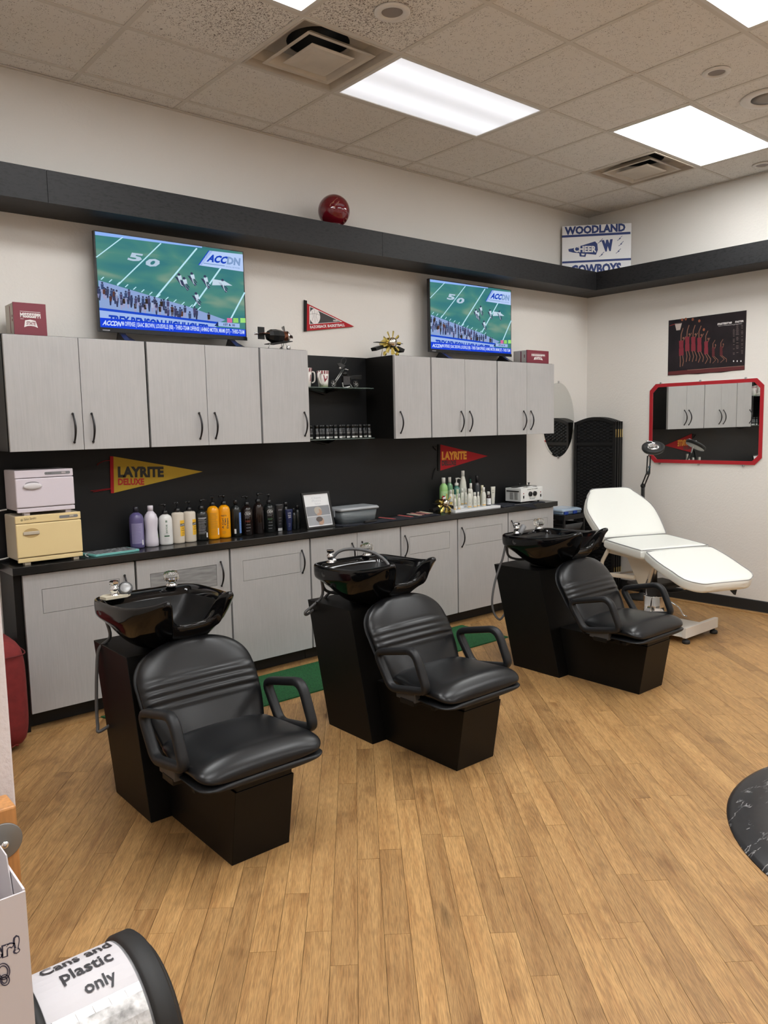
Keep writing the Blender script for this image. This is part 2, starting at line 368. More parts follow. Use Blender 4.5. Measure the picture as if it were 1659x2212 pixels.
# text as 2D geometry ---------------------------------------------------------
_TX = {}
def text_geo(s, bold=0.0):
    k = (s, bold)
    if k in _TX: return _TX[k]
    cu = bpy.data.curves.new('t', 'FONT'); cu.body = s; cu.size = 1; cu.offset = bold; cu.resolution_u = 2; cu.fill_mode = 'FRONT'
    ob = bpy.data.objects.new('t', cu); COL.objects.link(ob); dg = bpy.context.evaluated_depsgraph_get()
    me = bpy.data.meshes.new_from_object(ob.evaluated_get(dg))
    vs = [(v.co.x, v.co.y) for v in me.vertices]; fs = [tuple(p.vertices) for p in me.polygons]
    bpy.data.objects.remove(ob); bpy.data.curves.remove(cu); bpy.data.meshes.remove(me)
    if not vs: vs = [(0, 0), (1, 0), (1, 1)]; fs = [(0, 1, 2)]
    x0 = min(v[0] for v in vs); x1 = max(v[0] for v in vs); y0 = min(v[1] for v in vs); y1 = max(v[1] for v in vs)
    vs = [((x-x0)/(x1-x0), (y-y0)/max(y1-y0, 1e-6)) for x, y in vs]
    _TX[k] = (vs, fs); return _TX[k]
class Print:
    """flat print laid on a surface: mapper(s,t,h) gives the surface point at height h above it"""
    def __init__(s, mapper, step=.0004, h0=.0004): s.mp = mapper; s.mb = MB(); s.h = h0; s.step = step
    def poly(s, mt, pts, up=True):
        s.mb.use(mt); s.mb.add([s.mp(x, y, s.h) for x, y in pts], [tuple(range(len(pts)))])
        if up: s.h += s.step
    def line(s, mt, pts, wd, up=True):
        s.mb.use(mt)
        for (x0, y0), (x1, y1) in zip(pts, pts[1:]):
            dx, dy = x1-x0, y1-y0; L = math.hypot(dx, dy) or 1; nx, ny = -dy/L*wd/2, dx/L*wd/2
            s.mb.add([s.mp(x0+nx, y0+ny, s.h), s.mp(x0-nx, y0-ny, s.h), s.mp(x1-nx, y1-ny, s.h), s.mp(x1+nx, y1+ny, s.h)], [(0, 1, 2, 3)])
        if up: s.h += s.step
    def disc(s, mt, cx, cy, rx, ry=None, n=14, up=True, a0=0, a1=2*PI):
        ry = ry or rx
        s.poly(mt, [(cx+rx*math.cos(a0+(a1-a0)*i/n), cy+ry*math.sin(a0+(a1-a0)*i/n)) for i in range(n)], up)
    def text(s, mt, st, quad, bold=.012, up=True):
        """quad = lower-left, lower-right, upper-left corner of the text box"""
        (ax, ay), (bx, by), (cx, cy) = quad; vs, fs = text_geo(st, bold); s.mb.use(mt)
        s.mb.add([s.mp(ax+(bx-ax)*u+(cx-ax)*v, ay+(by-ay)*u+(cy-ay)*v, s.h) for u, v in vs], fs)
        if up: s.h += s.step
    def done(s, name, parent): return build(name, s.mb, None, parent, fix=False)
def planemap(o, U, V):
    o = Vector(o); U = Vector(U); V = Vector(V); N = U.cross(V).normalized()
    return lambda s, t, h: o+U*s+V*t+N*h
def yplane(y): return planemap((0, y, 0), (1, 0, 0), (0, 0, 1))        # s = x, t = z, faces -y
def xplane(x): return planemap((x, 0, 0), (0, -1, 0), (0, 0, 1))       # s = -y, t = z, faces -x

# ================================================================== STRUCTURE
T = .6096; D0 = .1717
RX0, RY0 = -3.2, -7.6
floor = struct(boxo('floor', (RX0, XR, RY0, 0, -.12, -.013), mat('subfloor', (.03, .018, .01), .9)))
# oak planks laid diagonally, every plank a piece; the 300 that show largest are parts of the floor
th = math.radians(52); DV = Vector((math.cos(th), math.sin(th))); NV = Vector((math.sin(th), -math.cos(th)))
def clip(poly, ax, v, keep):
    out = []
    for i in range(len(poly)):
        a, b = poly[i-1], poly[i]; ia = (a[ax]-v)*keep >= 0; ib = (b[ax]-v)*keep >= 0
        if ia != ib:
            t = (v-a[ax])/(b[ax]-a[ax]); out.append((a[0]+(b[0]-a[0])*t, a[1]+(b[1]-a[1])*t))
        if ib: out.append(b)
    return out
planks = []
PW = .0835
rp = random.Random(3)
for k in range(-75, 90):
    o = k*PW; u = -12+rp.random()*1.2
    while u < 12:
        L = rp.choice((.5, .7, .85, 1.0, 1.2, 1.35)); g = .0006
        q = [(u+g, o+g), (u+L-g, o+g), (u+L-g, o+PW-g), (u+g, o+PW-g)]
        poly = [tuple(DV*a+NV*b) for a, b in q]
        for ax, v, kp in ((0, RX0, 1), (0, XR-.075, -1), (1, RY0, 1), (1, -.16, -1)):
            if poly: poly = clip(poly, ax, v, kp)
        if len(poly) > 2: planks.append(poly)
        u += L
def vis(poly):
    cx = sum(p[0] for p in poly)/len(poly); cy = sum(p[1] for p in poly)/len(poly)
    d = Vector((cx, cy, 0))-CAM; z = d.dot(_f)
    if z < .3: return 0
    ok = any((lambda e: abs(e.dot(RT)/e.dot(_f)*FPX) < 840 and -e.dot(UP)/e.dot(_f)*FPX < 1120)(Vector((p[0], p[1], 0))-CAM) for p in poly+[(cx, cy)] if (Vector((p[0], p[1], 0))-CAM).dot(_f) > .2)
    if not ok: return 0
    if -.44 < cx < -.02 and cy > -2.1 and cy < -1.3: return 0
    A = abs(sum(poly[i-1][0]*poly[i][1]-poly[i][0]*poly[i-1][1] for i in range(len(poly))))/2
    return A/z**3
planks.sort(key=vis, reverse=True)
rest = MB()
for i, poly in enumerate(planks):
    dz = rp.uniform(-.0004, 0)
    if i < 300 and vis(poly) > 0:
        mb = MB().prism([(x, y, -.012+dz) for x, y in poly], (0, 0, .012)); ob = build('plank', mb, M['wood'], floor)
    else: rest.prism([(x, y, -.012+dz) for x, y in poly], (0, 0, .012))
ro = build('planks', rest, M['wood'], floor); ro['kind'] = 'stuff'
# border boards
tb = struct(boxo('trim_1', (-.6, XR-.075, -.300, -.17, -.001, .004), M['wood'], bevel=.001))
tr = struct(boxo('trim_2', (XR-.075, XR-.005, RY0, -.01, -.012, .006), M['wood'], bevel=.001))

wall_back = struct(boxo('wall_back', (RX0-.1, XR+.1, 0, .1, -.12, H+.35), M['wall']))
wall_right = struct(boxo('wall_right', (XR, XR+.1, RY0-.1, 0, -.12, H+.35), M['wall']))
wall_left = struct(boxo('wall_left', (RX0-.1, RX0, RY0-.1, 0, -.12, H+.35), M['wall']))
wall_front = struct(boxo('wall_front', (RX0, XR, RY0-.1, RY0, -.12, H+.35), M['wall']))
# short partition at the left edge, beside the camera
struct(boxo('wall_near', (-1.75, -1.062, -2.14, -2.0, -.012, H-.01), M['wall_warm'], bevel=.006))
# base cove on the right wall
bb = MB().prism([(XR-.0005, 0, .0), (XR-.014, 0, .0), (XR-.009, 0, .012), (XR-.007, 0, .095), (XR-.0005, 0, .1)], (0, RY0+.01, 0))
struct(build('baseboard_right', bb, M['rubber']))
struct(boxo('baseboard_back', (3.95, XR-.02, -.008, -.0005, 0, .1), M['rubber']))

# black box ledge round the walls, with visible butt joints
def ledge(name, boards, label=None):
    o = build(name, MB().box(*boards[0]), M['ledge'], bevel=.002); return struct(o)
lg = MB().box(-1.9, 4.484, -.312, -.001, 2.772, 2.93)
l1 = struct(build('trim_3', lg, M['ledge'], bevel=.002))
l2 = struct(build('trim_4', MB().box(4.4865, XR-.001, -7.5, -.001, 2.772, 2.93), M['ledge'], bevel=.002))
fac = MB()
for x0, x1 in ((-1.9, -.262), (-.259, 1.978), (1.981, 4.484)): fac.box(x0, x1, -.3185, -.312, 2.770, 2.933)
f1 = build('face_board', MB().box(-1.9, -.262, -.3185, -.3122, 2.770, 2.933), M['ledge'], l1)
build('face_board', MB().box(-.2595, 1.978, -.3185, -.3122, 2.770, 2.933), M['ledge'], l1)
build('face_board', MB().box(1.9805, 4.486, -.3185, -.3122, 2.770, 2.933), M['ledge'], l1)

# ------------------------------------------------------------------ ceiling
ceil = struct(boxo('ceiling', (RX0-.1, XR+.1, RY0-.1, .1, H+.3, H+.35), mat('plenum', (.1, .1, .1), .9)))
LIGHTS = {'A': (2, 4, 1, 2), 'B': (5, 7, 2, 3), 'C': (2, 4, 4, 5), 'D': (-1, 1, 2, 3), 'E': (-2, 0, 5, 6), 'F': (5, 7, 5, 6), 'G': (-4, -2, 3, 4), 'I': (1, 3, 8, 9), 'J': (5, 7, 9, 10), 'K': (-4, -2, 8, 9)}
VENTS = [(1, 1), (6, 1)]
skip = set()
for a, b, c, d in LIGHTS.values():
    for i in range(a, b):
        for j in range(c, d): skip.add((i, j))
for v in VENTS: skip.add(v)
def gx(i): return i*T
def gy(j): return -(D0+j*T)
ROUNDS = [(.918, -1.673, .085, .05), (2.765, -2.297, .075, .045), (3.36, -2.32, .16, .10), (4.60, -1.72, .07, .045)]
for i in range(-6, 8):
    for j in range(-1, 13):
        if (i, j) in skip: continue
        x0, x1 = max(gx(i), RX0), min(gx(i+1), XR); y1, y0 = min(gy(j), 0), max(gy(j+1), RY0)
        if x1-x0 < .03 or y1-y0 < .03: continue
        g = .010
        b = MB().box(x0+(g if gx(i) > RX0 else 0), x1-(g if gx(i+1) < XR else 0), y0+(g if gy(j+1) > RY0 else 0), y1-(g if gy(j) < 0 else 0), H+.004, H+.018)
        build('ceiling_tile', b, M['tile'], ceil)
grid = MB()
CELL = {}
for k, (a_, b_, c_, d_) in LIGHTS.items():
    for i in range(a_, b_):
        for j in range(c_, d_): CELL[(i, j)] = k
def inner(p, q): return p in CELL and CELL.get(p) == CELL.get(q)
for j in range(-1, 13):
    y1, y0 = min(gy(j), 0)-(.0005 if gy(j) > 0 else 0), max(gy(j+1), RY0)
    for i in range(-5, 8):
        if y1 > y0 and not inner((i-1, j), (i, j)): grid.box(gx(i)-.012, gx(i)+.012, y0, y1, H, H+.0035)
for j in range(0, 12):
    for i in range(-6, 8):
        x0, x1 = max(gx(i), RX0), min(gx(i+1), XR)
        if x1 > x0 and not inner((i, j-1), (i, j)): grid.box(x0, x1, gy(j)-.012, gy(j)+.012, H-.0003, H+.0032)
grid.box(RX0, XR, -.022, -.0005, H-.003, H+.001); grid.box(XR-.022, XR-.0005, RY0, -.02, H-.003, H+.001)
build('ceiling_grid', grid, M['tbar'], ceil)
LAB = {'A': 'long ceiling light panel beside the left square vent', 'B': 'brightest ceiling light panel, behind the small vent near the corner',
       'C': 'ceiling light panel cut off at the top right corner of the frame', 'D': 'ceiling light panel just peeking in above the left vent'}
LM = {'A': lens_mat('lit_lens_cool', LIGHT_A, (.90, .93, 1.0)), 'B': lens_mat('lit_lens_bright', LIGHT_B, (.98, 1, .99)), 'N': lens_mat('lit_lens_near', LIGHT_NEAR, (.97, .99, 1.0))}
for k, (a, b, c, d) in LIGHTS.items():
    x0, x1, y0, y1 = gx(a)+.012, gx(b)-.012, gy(d)+.012, gy(c)-.012
    t = thing('ceiling_light', LAB.get(k, 'ceiling light panel outside the photograph, '+{'E': 'over the camera', 'F': 'nearest the camera along the right wall', 'G': 'left of the soot-stained tiles', 'I': 'in the middle of the back of the room', 'J': 'in the rear corner by the right wall', 'K': 'in the rear corner by the left wall'}.get(k, '')), 'ceiling light', ((x0+x1)/2, (y0+y1)/2, H), None if k in LAB else 'ceiling lights behind the viewer')
    fr = MB(); wd = .022
    fr.box(x0, x1, y0, y0+wd, H-.002, H+.012).box(x0, x1, y1-wd, y1, H-.002, H+.012).box(x0, x0+wd, y0+wd, y1-wd, H-.002, H+.012).box(x1-wd, x1, y0+wd, y1-wd, H-.002, H+.012)
    fr.box(x0, x1, y0, y1, H+.09, H+.1)
    build('frame', fr, mat('white_enamel', (.7, .68, .64), .4), t)
    build('diffuser', MB().box(x0+wd, x1-wd, y0+wd, y1-wd, H+.003, H+.007), LM['A'] if k == 'A' else LM['B'] if k in 'B' else LM['N'], t)
# square cone vents
for n, (i, j) in enumerate(VENTS):
    x0, x1, y0, y1 = gx(i)+.012, gx(i+1)-.012, gy(j+1)+.012, gy(j)-.012; cx, cy = (x0+x1)/2, (y0+y1)/2
    t = thing('ceiling_vent', ('large dusty square ceiling vent with soot stains around it', 'smaller-looking square ceiling vent beside the bright light near the corner')[n], 'vent', (cx, cy, H))
    def sq(h, z): return [(cx-h, cy-h, z), (cx+h, cy-h, z), (cx+h, cy+h, z), (cx-h, cy+h, z)]
    hw = (x1-x0)/2
    hb = MB(); hb.smooth = False
    hb.rings([sq(hw, H-.001), sq(hw-.014, H-.001), sq(hw-.020, H+.035), sq(.240, H+.075), sq(.236, H+.080)], cap0=False, cap1=False, smooth=False)
    build('housing', hb, M['ventm'], t)
    def cr(r, z): return [(cx+r*math.cos(2*PI*q/32), cy+r*math.sin(2*PI*q/32), z) for q in range(32)]
    build('neck_plate', MB().rings([cr(.345, H+.0795), cr(.166, H+.0795), cr(.166, H+.083), cr(.345, H+.083)], smooth=False, close=True), M['ventm'], t)
    build('duct', MB().rings([cr(.170, H+.083), cr(.170, H+.26)], cap0=False), M['duct'], t)
    lo = MB().rings([sq(.215, H-.008), sq(.19, H-.006), sq(.155, H+.03), sq(.14, H+.045), sq(.165, H+.03), sq(.208, H-.001)], smooth=False, close=True)
    build('louver', lo, M['ventm'], t, bevel=.002)
    pl = MB().rings([sq(.135, H-.012), sq(.12, H-.018), sq(.004, H-.004)], smooth=False); pl.rings([sq(.134, H-.009), sq(.01, H+.004)], smooth=False)
    build('centre_plate', pl, M['ventm'], t)
    build('screw', MB().lathe([(.008, H-.009), (.006, H-.004)], (cx, cy, 0), 10), M['steel'], t)
for n, (x, y, ro_, ri) in enumerate(ROUNDS):
    sp = n == 2
    t = thing('ceiling_speaker' if sp else 'downlight', ['round white recessed downlight on the sooty tile near the large vent', 'round white recessed downlight left of the ceiling speaker', 'wide round ceiling speaker at the right edge above the bright light', 'small round recessed downlight by the right wall'][n], 'speaker' if sp else 'downlight', (x, y, H))
    build('ring', MB().lathe([(ro_, H+.002), (ro_, H-.004), (ro_*.96, H-.008), (ri+.006, H-.008), (ri, H-.002), (ri, H+.004)], (x, y, 0), 32), mat('ring_white', (.76, .73, .69) if not sp else (.5, .48, .36), .4), t)
    if sp: build('grille', MB().lathe([(ri, H-.003), (ri*.5, H-.005), (.001, H-.006)], (x, y, 0), 28), mat('speaker_grille', (.3, .27, .24), .6, bump=(.6, .002), scale=400), t)
    else: build('baffle', MB().lathe([(ri, H-.001), (ri*.9, H+.0005), (.001, H+.001)], (x, y, 0), 28), mat('downlight_baffle', (.26, .22, .2), .4), t)

# ================================================================== BACKSPLASH, CABINETS
build('backsplash_panel', MB().box(-.62, 3.9, -.006, -.0005, .86, 1.515).box(1.33, 2.06, -.006, -.0005, 1.515, 2.10), M['black_panel'])
setp(bpy.data.objects['backsplash_panel'], 'matte black wall panel between the worktop and wall cabinets', 'wall panel')
def handle_mb(x, y, z0, z1, out=.03):
    zc = (z0+z1)/2; h = (z1-z0)/2; p = []
    for k in range(13):
        a = -1+2*k/12; p.append((x, y-.004-out*(1-a*a), zc+h*a))
    r = [.0045+.0018*(1-abs(-1+2*k/12)) for k in range(13)]
    mb = MB().sweep(p, r, 8); mb.sphere((x, y-.004, z0), .007, 8, 6); mb.sphere((x, y-.004, z1), .007, 8, 6)
    return mb
def wall_cab(x0, x1, seams, hx, label, z0=1.506, z1=2.098, extra=None):
    t = thing('wall_cabinet', label, 'cabinet', ((x0+x1)/2, -.155, z0), 'grey wall cabinets')
    c = MB().box(x0, x1, -.308, -.007, z0, z1)
    build('body', c, M['black_lam'], t, bevel=.001)
    xs = [x0]+seams+[x1]; g = .005
    for k in range(len(xs)-1):
        a = xs[k]+(g if k == 0 else .0015); b = xs[k+1]-(g if k == len(xs)-2 else .0015)
        d = build('door', MB().box(a, b, -.330, -.309, z0-.002, z1-.004), M['door'], t, bevel=.0015)
        build('handle', handle_mb(hx[k], -.330, 1.545, 1.695), M['handle'], d)
    return t
wall_cab(-.535, .213, [-.158], [-.210, -.110], 'double-door grey wall cabinet at the far left, under the red box')
wall_cab(.216, .950, [.580], [.523, .625], 'double-door grey wall cabinet under the left television')
wall_cab(.953, 1.318, [], [1.272], 'single-door grey wall cabinet left of the open shelves')
wall_cab(2.055, 2.415, [], [2.105], 'single-door grey wall cabinet right of the open shelves')
wall_cab(2.418, 3.144, [2.775], [2.728, 2.823], 'double-door grey wall cabinet under the right television')
wall_cab(3.147, 3.878, [3.512], [3.468, 3.560], 'double-door grey wall cabinet at the right end, under the small red box')

def base_cab(x0, x1, seams, hx, panel, label):
    t = thing('base_cabinet', label, 'cabinet', ((x0+x1)/2, -.14, 0), 'grey base cabinets')
    build('body', MB().box(x0, x1, -.258, -.007, .1, .862), M['black_lam'], t, bevel=.001)
    build('toe_kick', MB().box(x0, x1, -.178, -.007, .0045, .1), M['rubber'], t)
    xs = [x0]+seams+[x1]; g = .005
    for k in range(len(xs)-1):
        a = xs[k]+(g if k == 0 else .0015); b = xs[k+1]-(g if k == len(xs)-2 else .0015); z0, z1 = .105, .855
        if panel:
            p0, p1 = panel; q0, q1 = .640, .768; gg = .0022; mb = MB()
            mb.box(a, b, -.280, -.259, z0, q0-gg).box(a, b, -.280, -.259, q1+gg, z1).box(a, p0-gg, -.280, -.259, q0-gg, q1+gg).box(p1+gg, b, -.280, -.259, q0-gg, q1+gg)
            d = build('door', mb, M['door'], t)
            build('drawer_panel', MB().box(p0, p1, -.2795, -.262, q0, q1), M['door'] if x0 < .1 or x0 > .3 else mat('scuffed_grey_laminate', (.30, .30, .30), .4, .25, var=.3, scale=8, stretch=(1, 1, 8)), d)
        else: d = build('door', MB().box(a, b, -.280, -.259, z0, z1), M['door'], t, bevel=.0015)
        build('handle', handle_mb(hx[k], -.280, .633, .783), M['handle'], d)
    return t
base_cab(-.508, .105, [], [.040], (-.41, .007), 'grey base cabinet under the stacked towel warmers')
base_cab(.108, .713, [], [.648], (.194, .618), 'grey base cabinet behind the leftmost wash basin, with a darker drawer panel')
base_cab(.716, 1.320, [], [1.252], (.806, 1.238), 'grey base cabinet with its whole door in view between the first two wash units')
base_cab(1.323, 2.131, [1.725], [1.676, 1.766], None, 'double-door grey base cabinet behind the middle wash basin')
base_cab(2.134, 2.728, [], [2.172], (2.222, 2.640), 'grey base cabinet right of the middle wash basin, below the hair clips')
base_cab(2.731, 3.328, [], [2.775], (2.821, 3.251), 'grey base cabinet below the white bottle tray')
base_cab(3.331, 3.938, [], [3.370], (3.423, 3.848), 'grey base cabinet at the right end under the wax warmer')
ZC = .905
build('end_panel', MB().box(-.545, -.510, -.262, -.007, .0045, .862), M['black_lam'])
setp(bpy.data.objects['end_panel'], 'black end panel closing the base cabinets at the left', 'panel')
build('end_panel', MB().box(3.94, 3.957, -.258, -.007, .0045, .862), M['black_lam'])
setp(bpy.data.objects['end_panel.001'], 'black end panel closing the base cabinets at the right', 'panel')
build('worktop', MB().box(-.555, 3.968, -.302, -.007, .863, ZC), M['counter'], bevel=.002)
setp(bpy.data.objects['worktop'], 'long thin black worktop running over all base cabinets', 'worktop')
tf = MB().prism([(-.15, -.303, .0004), (-.11, -.40, .0004), (.12, -.788, .0004), (2.742, -.788, .0004), (2.742, -.303, .0004)], (0, 0, .0085))
build('turf_runner', tf, M['turf']); setp(bpy.data.objects['turf_runner'], 'green artificial turf runner on the floor before the cabinets', 'mat')

# ================================================================== SHAMPOO UNITS (built at x = 0, then copied)
def pad(mb, secs, n=28, pw=3.2, pt=2.4):
    """secs: list of (centre, across, normal, half width, half thickness, crown) -> closed cushion"""
    R = []
    for c, A, N, hw, ht, cr in secs:
        ring = []
        for i in range(n):
            a = 2*PI*i/n; ca, sa = math.cos(a), math.sin(a)
            x = math.copysign(abs(ca)**(2/pw), ca); y = math.copysign(abs(sa)**(2/pt), sa)
            k = (1-x*x)*cr if sa > 0 else 0
            ring.append(Vector(c)+Vector(A)*x*hw+Vector(N)*(y*ht+k))
        R.append(ring)
    return mb.rings(R)
wash = thing('shampoo_unit', 'leftmost black shampoo chair, with a spray head standing on its basin rim', 'shampoo station', (0, -1.45, 0), 'shampoo stations in a row')
# tapering pedestal leaning back
p = [(-.215, -1.632, 0), (.215, -1.632, 0), (.215, -1.262, 0), (-.215, -1.262, 0), (-.215, -1.468, .66), (.215, -1.468, .66), (.215, -1.09, .66), (-.215, -1.09, .66)]
build('pedestal', MB().hexa(p), M['black_ped'], wash, bevel=.002)
p = [(-.125, -2.137, 0), (.125, -2.137, 0), (.125, -1.634, 0), (-.125, -1.634, 0), (-.125, -2.187, .298), (.125, -2.187, .298), (.125, -1.565, .298), (-.125, -1.565, .298)]
build('seat_base', MB().hexa(p), M['black_ped'], wash, bevel=.002)
# seat shell, seat, back
def seat_sec(k, zc, ht, grow=0):
    """k 0..1 from the back to the front of the seat"""
    y = -1.80-.415*k
    w_ = .235+.03*math.sin(min(1, k*1.5)*PI/2)
    if k > .86: w_ *= math.sqrt(max(.02, 1-((k-.86)/.1405)**2))*.26+.74
    if k < .06: w_ *= .93
    return ((0, y, zc), (1, 0, 0), (0, 0, 1), w_+grow, ht, 0)
ks = [0, .02, .06, .12, .2, .3, .4, .5, .6, .7, .78, .85, .9, .94, .97, .99, 1.0]
hts = [.010, .024, .034, .038, .04, .04, .04, .04, .04, .040, .040, .039, .036, .031, .024, .016, .006]
zc = [.388, .388, .387, .386, .385, .384, .384, .385, .387, .389, .390, .388, .384, .379, .374, .371, .369]
S = []
for k, h, z in zip(ks, hts, zc):
    a = seat_sec(k, z, h); S.append((a[0], a[1], a[2], a[3], a[4], .012 if .1 < k < .9 else .004))
build('seat', pad(MB(), S), M['leather'], wash, sub=1)
S = []
for k in ks:
    a = seat_sec(k, .352, .010); S.append(((0, a[0][1]-.004, .353-.010*k), a[1], a[2], a[3]+.002, .012 if 0 < k < 1 else .004, 0))
build('seat_shell', pad(MB(), S), M['armpl'], wash)
build('seat_bracket', MB().box(-.20, .20, -2.05, -1.86, .299, .338).box(-.118, .118, -2.184, -2.05, .2985, .334).box(.15, .255, -2.13, -2.105, .32, .335).box(-.255, -.15, -2.13, -2.105, .32, .335).box(-.285, -.2, -2.02, -1.93, .318, .342).box(.2, .285, -2.02, -1.93, .318, .342), M['black_lam'], wash, bevel=.002)
# backrest, reclined, with stitched rolls
def back_pt(v):   # v along the back
    return Vector((0, -1.835+.215*v+.03*v*v, .335+.395*v))
BN = Vector((0, -.85, .48)).normalized()
S = []; K = 46
for i in range(K+1):
    v = i/K; c = back_pt(v)
    hw_ = .215+.045*math.sin(min(1, v/.55)*PI/2)
    if v > .62: hw_ = .26*((1-((v-.62)/.385)**2.6)**(1/2.2) if v < 1 else .13)
    if v > .985: hw_ = max(hw_, .075)
    if v < .04: hw_ -= .02*(1-v/.04)
    t = .032
    if v < .05: t = .014+.018*v/.05
    if v > .93: t = .032*math.sqrt(max(.05, 1-((v-.93)/.072)**2))
    g = 0
    for q, dp in ((.66, .9), (.59, .8), (.52, .8), (.455, 1)):   # seams
        g += math.exp(-((v-q)/.010)**2)*.010*dp
    if .455 < v < .66: g -= .006
    S.append((c-BN*g*.5, (1, 0, 0), BN, hw_, max(.006, t-g*.5), .010-.004*(v < .4)))
build('backrest', pad(MB(), S, n=36, pw=3.0, pt=2.2), M['leather'], wash, sub=1)
S = []
for i in range(0, K+1, 2):
    v = i/K; c, A, N, hw_, t, cr = S[0] if False else ((back_pt(v)-BN*.026), (1, 0, 0), BN, 0, 0, 0)
    hw_ = (.215+.045*math.sin(min(1, v/.55)*PI/2)) if v <= .62 else max(.08, .262*(max(0, 1-((v-.62)/.385)**2.6))**(1/2.2))
    S.append((c, A, N, hw_+.003, .009, 0))
build('back_shell', pad(MB(), S), M['armpl'], wash)
for sx in (-1, 1):
    x = sx*.277
    q = [(x, -1.755, .520), (x, -2.03, .582), (x, -2.108, .408), (x, -1.862, .366)]
    build('armrest', MB().sweep(fillet(q, [.05, .055, .04, .04], 6), .02, 12, closed=True, rx=.021, ry=.017, power=3, up=(0, 0, 1)), M['armpl'], wash)
    build('arm_bracket', MB().box(min(x*.9, x*1.02), max(x*.9, x*1.02), -2.03, -1.90, .335, .38), M['dkgrey'], wash, bevel=.003)
# basin
ctrl = [(0, -1.135, .872), (.10, -1.136, .872), (.18, -1.146, .872), (.228, -1.175, .872), (.249, -1.23, .872), (.254, -1.32, .873), (.250, -1.42, .876), (.238, -1.52, .881), (.214, -1.60, .892), (.184, -1.670, .907), (.160, -1.718, .921),
        (.138, -1.738, .926), (.119, -1.728, .908), (.108, -1.700, .868), (.095, -1.678, .836), (.076, -1.660, .812), (.045, -1.648, .801), (0, -1.645, .798)]
half = smoothpath([(a, b, c) for a, b, c in ctrl], 3)
outl = half+[Vector((-p.x, p.y, p.z)) for p in half[-2:0:-1]]
CY = -1.40
CB = Vector((0, -1.40, 0)); EL = []
for p in outl:      # the bowl's ellipse, met along the same bearing as the rim point
    a = math.atan2((p.y-CB.y)/.232, p.x/.222); EL.append(Vector((.222*math.cos(a), CB.y+.232*math.sin(a), 0)))
def ring(kx, zf, ymax=None, shift=0, w=0):
    R = []
    for p, e in zip(outl, EL):
        x = p.x*kx*(1-w)+e.x*kx/.86*w; y = CY+shift+((p.y-CY)*(1-w)+(e.y-CY)/.86*w)*kx
        if ymax is not None and y > ymax: y = ymax+(y-ymax)*.15
        R.append(Vector((x, y, zf(p.z))))
    return R
def lerp(a): return lambda z: a[0]+(z-a[0])*a[1]
def ap(d): return lambda z: z-(d*.45 if z < .85 else max(.02, d-max(0, z-.878)*1.1))
bo = [ring(.22, lambda z: .665, -1.30, 0, 1), ring(.40, lambda z: .667, -1.25, 0, 1), ring(.58, lerp((.678, .04)), -1.22, 0, 1), ring(.72, lerp((.690, .12)), -1.20, 0, .9), ring(.83, lerp((.70, .28)), -1.19, 0, .65), ring(.91, lerp((.70, .45)), -1.18, 0, .3),
      ring(.975, ap(.074), None), ring(.998, ap(.062)), ring(1.003, lambda z: z-.014), ring(.992, lambda z: z-.002), ring(.965, lambda z: z+.001),
      ring(.92, lambda z: z-.002, -1.18), ring(.885, lambda z: z-.012, -1.215, 0, .15), ring(.85, lerp((.70, .78)), -1.225, 0, .4), ring(.74, lerp((.70, .42)), -1.24, 0, .8), ring(.56, lerp((.70, .15)), -1.27, 0, 1), ring(.32, lambda z: .703, -1.30, 0, 1), ring(.05, lambda z: .698, -1.38, 0, 1)]
basin = build('basin', MB().use(M['porc']).rings(bo[:14], cap1=False).use(mat('black_porcelain_inside', (.004, .004, .0045), .38, spec=.3)).rings(bo[13:], cap0=False), None, wash, sub=1)
build('drain', MB().lathe([(.022, .7035), (.02, .706), (.001, .704)], (0, -1.40, 0), 16), M['chrome'], basin)
build('basin_neck', MB().lathe([(.09, .655), (.085, .67), (.075, .69)], (0, -1.33, 0), 20), M['rubber'], wash)
build('rear_port', MB().lathe([(.016, 0), (.018, .003), (.001, .004)], (-.2535, -1.30, .835), 14, axis=0), M['dkgrey'], basin)
# faucet knob and vacuum breaker
kn = build('faucet_handle', MB().lathe([(.026, .873), (.026, .881), (.02, .886), (.018, .893)], (.125, -1.195, 0), 20), M['chrome'], wash)
gl = MB(); R = []
for r_, h in ((.014, .893), (.027, .898), (.034, .912), (.034, .93), (.027, .943), (.012, .948), (.002, .946)):
    R.append([Vector((.125+r_*(1+.10*math.cos(8*2*PI*i/32))*math.cos(2*PI*i/32), -1.195+r_*(1+.10*math.cos(8*2*PI*i/32))*math.sin(2*PI*i/32), h)) for i in range(32)])
gl.rings(R); build('crystal_knob', gl, M['glass'], kn)
vb = MB(); vb.lathe([(.022, .873), (.022, .883), (.014, .887), (.014, .90), (.019, .904), (.019, .918), (.013, .924), (.013, .934)], (-.165, -1.245, 0), 16)
vb.lathe([(.020, .934), (.022, .937), (.022, .944), (.018, .948), (.002, .949)], (-.165, -1.245, 0), 6, smooth=False)
build('vacuum_breaker', vb, M['chrome'], wash)
OFFS = {}
units = [(-.222, None), (.951, 'middle black shampoo chair in the row, a hose looping over its basin'), (2.467, 'farthest black shampoo chair and basin, by the white treatment bed')]
wash.location = (units[0][0], -1.45, 0)
W3 = [wash]
for x, lb in units[1:]: W3.append(dup(wash, (x, -1.45, 0), lb))
def local(u, pts):   # world points -> the frame in which unit parts were built
    return [Vector(p)-Vector((units[u][0], 0, 0)) for p in pts]
def upart(u, name, mb, mt): 
    OFF[W3[u].name] = Vector((0, -1.45, 0)); return build(name, mb, mt, W3[u])
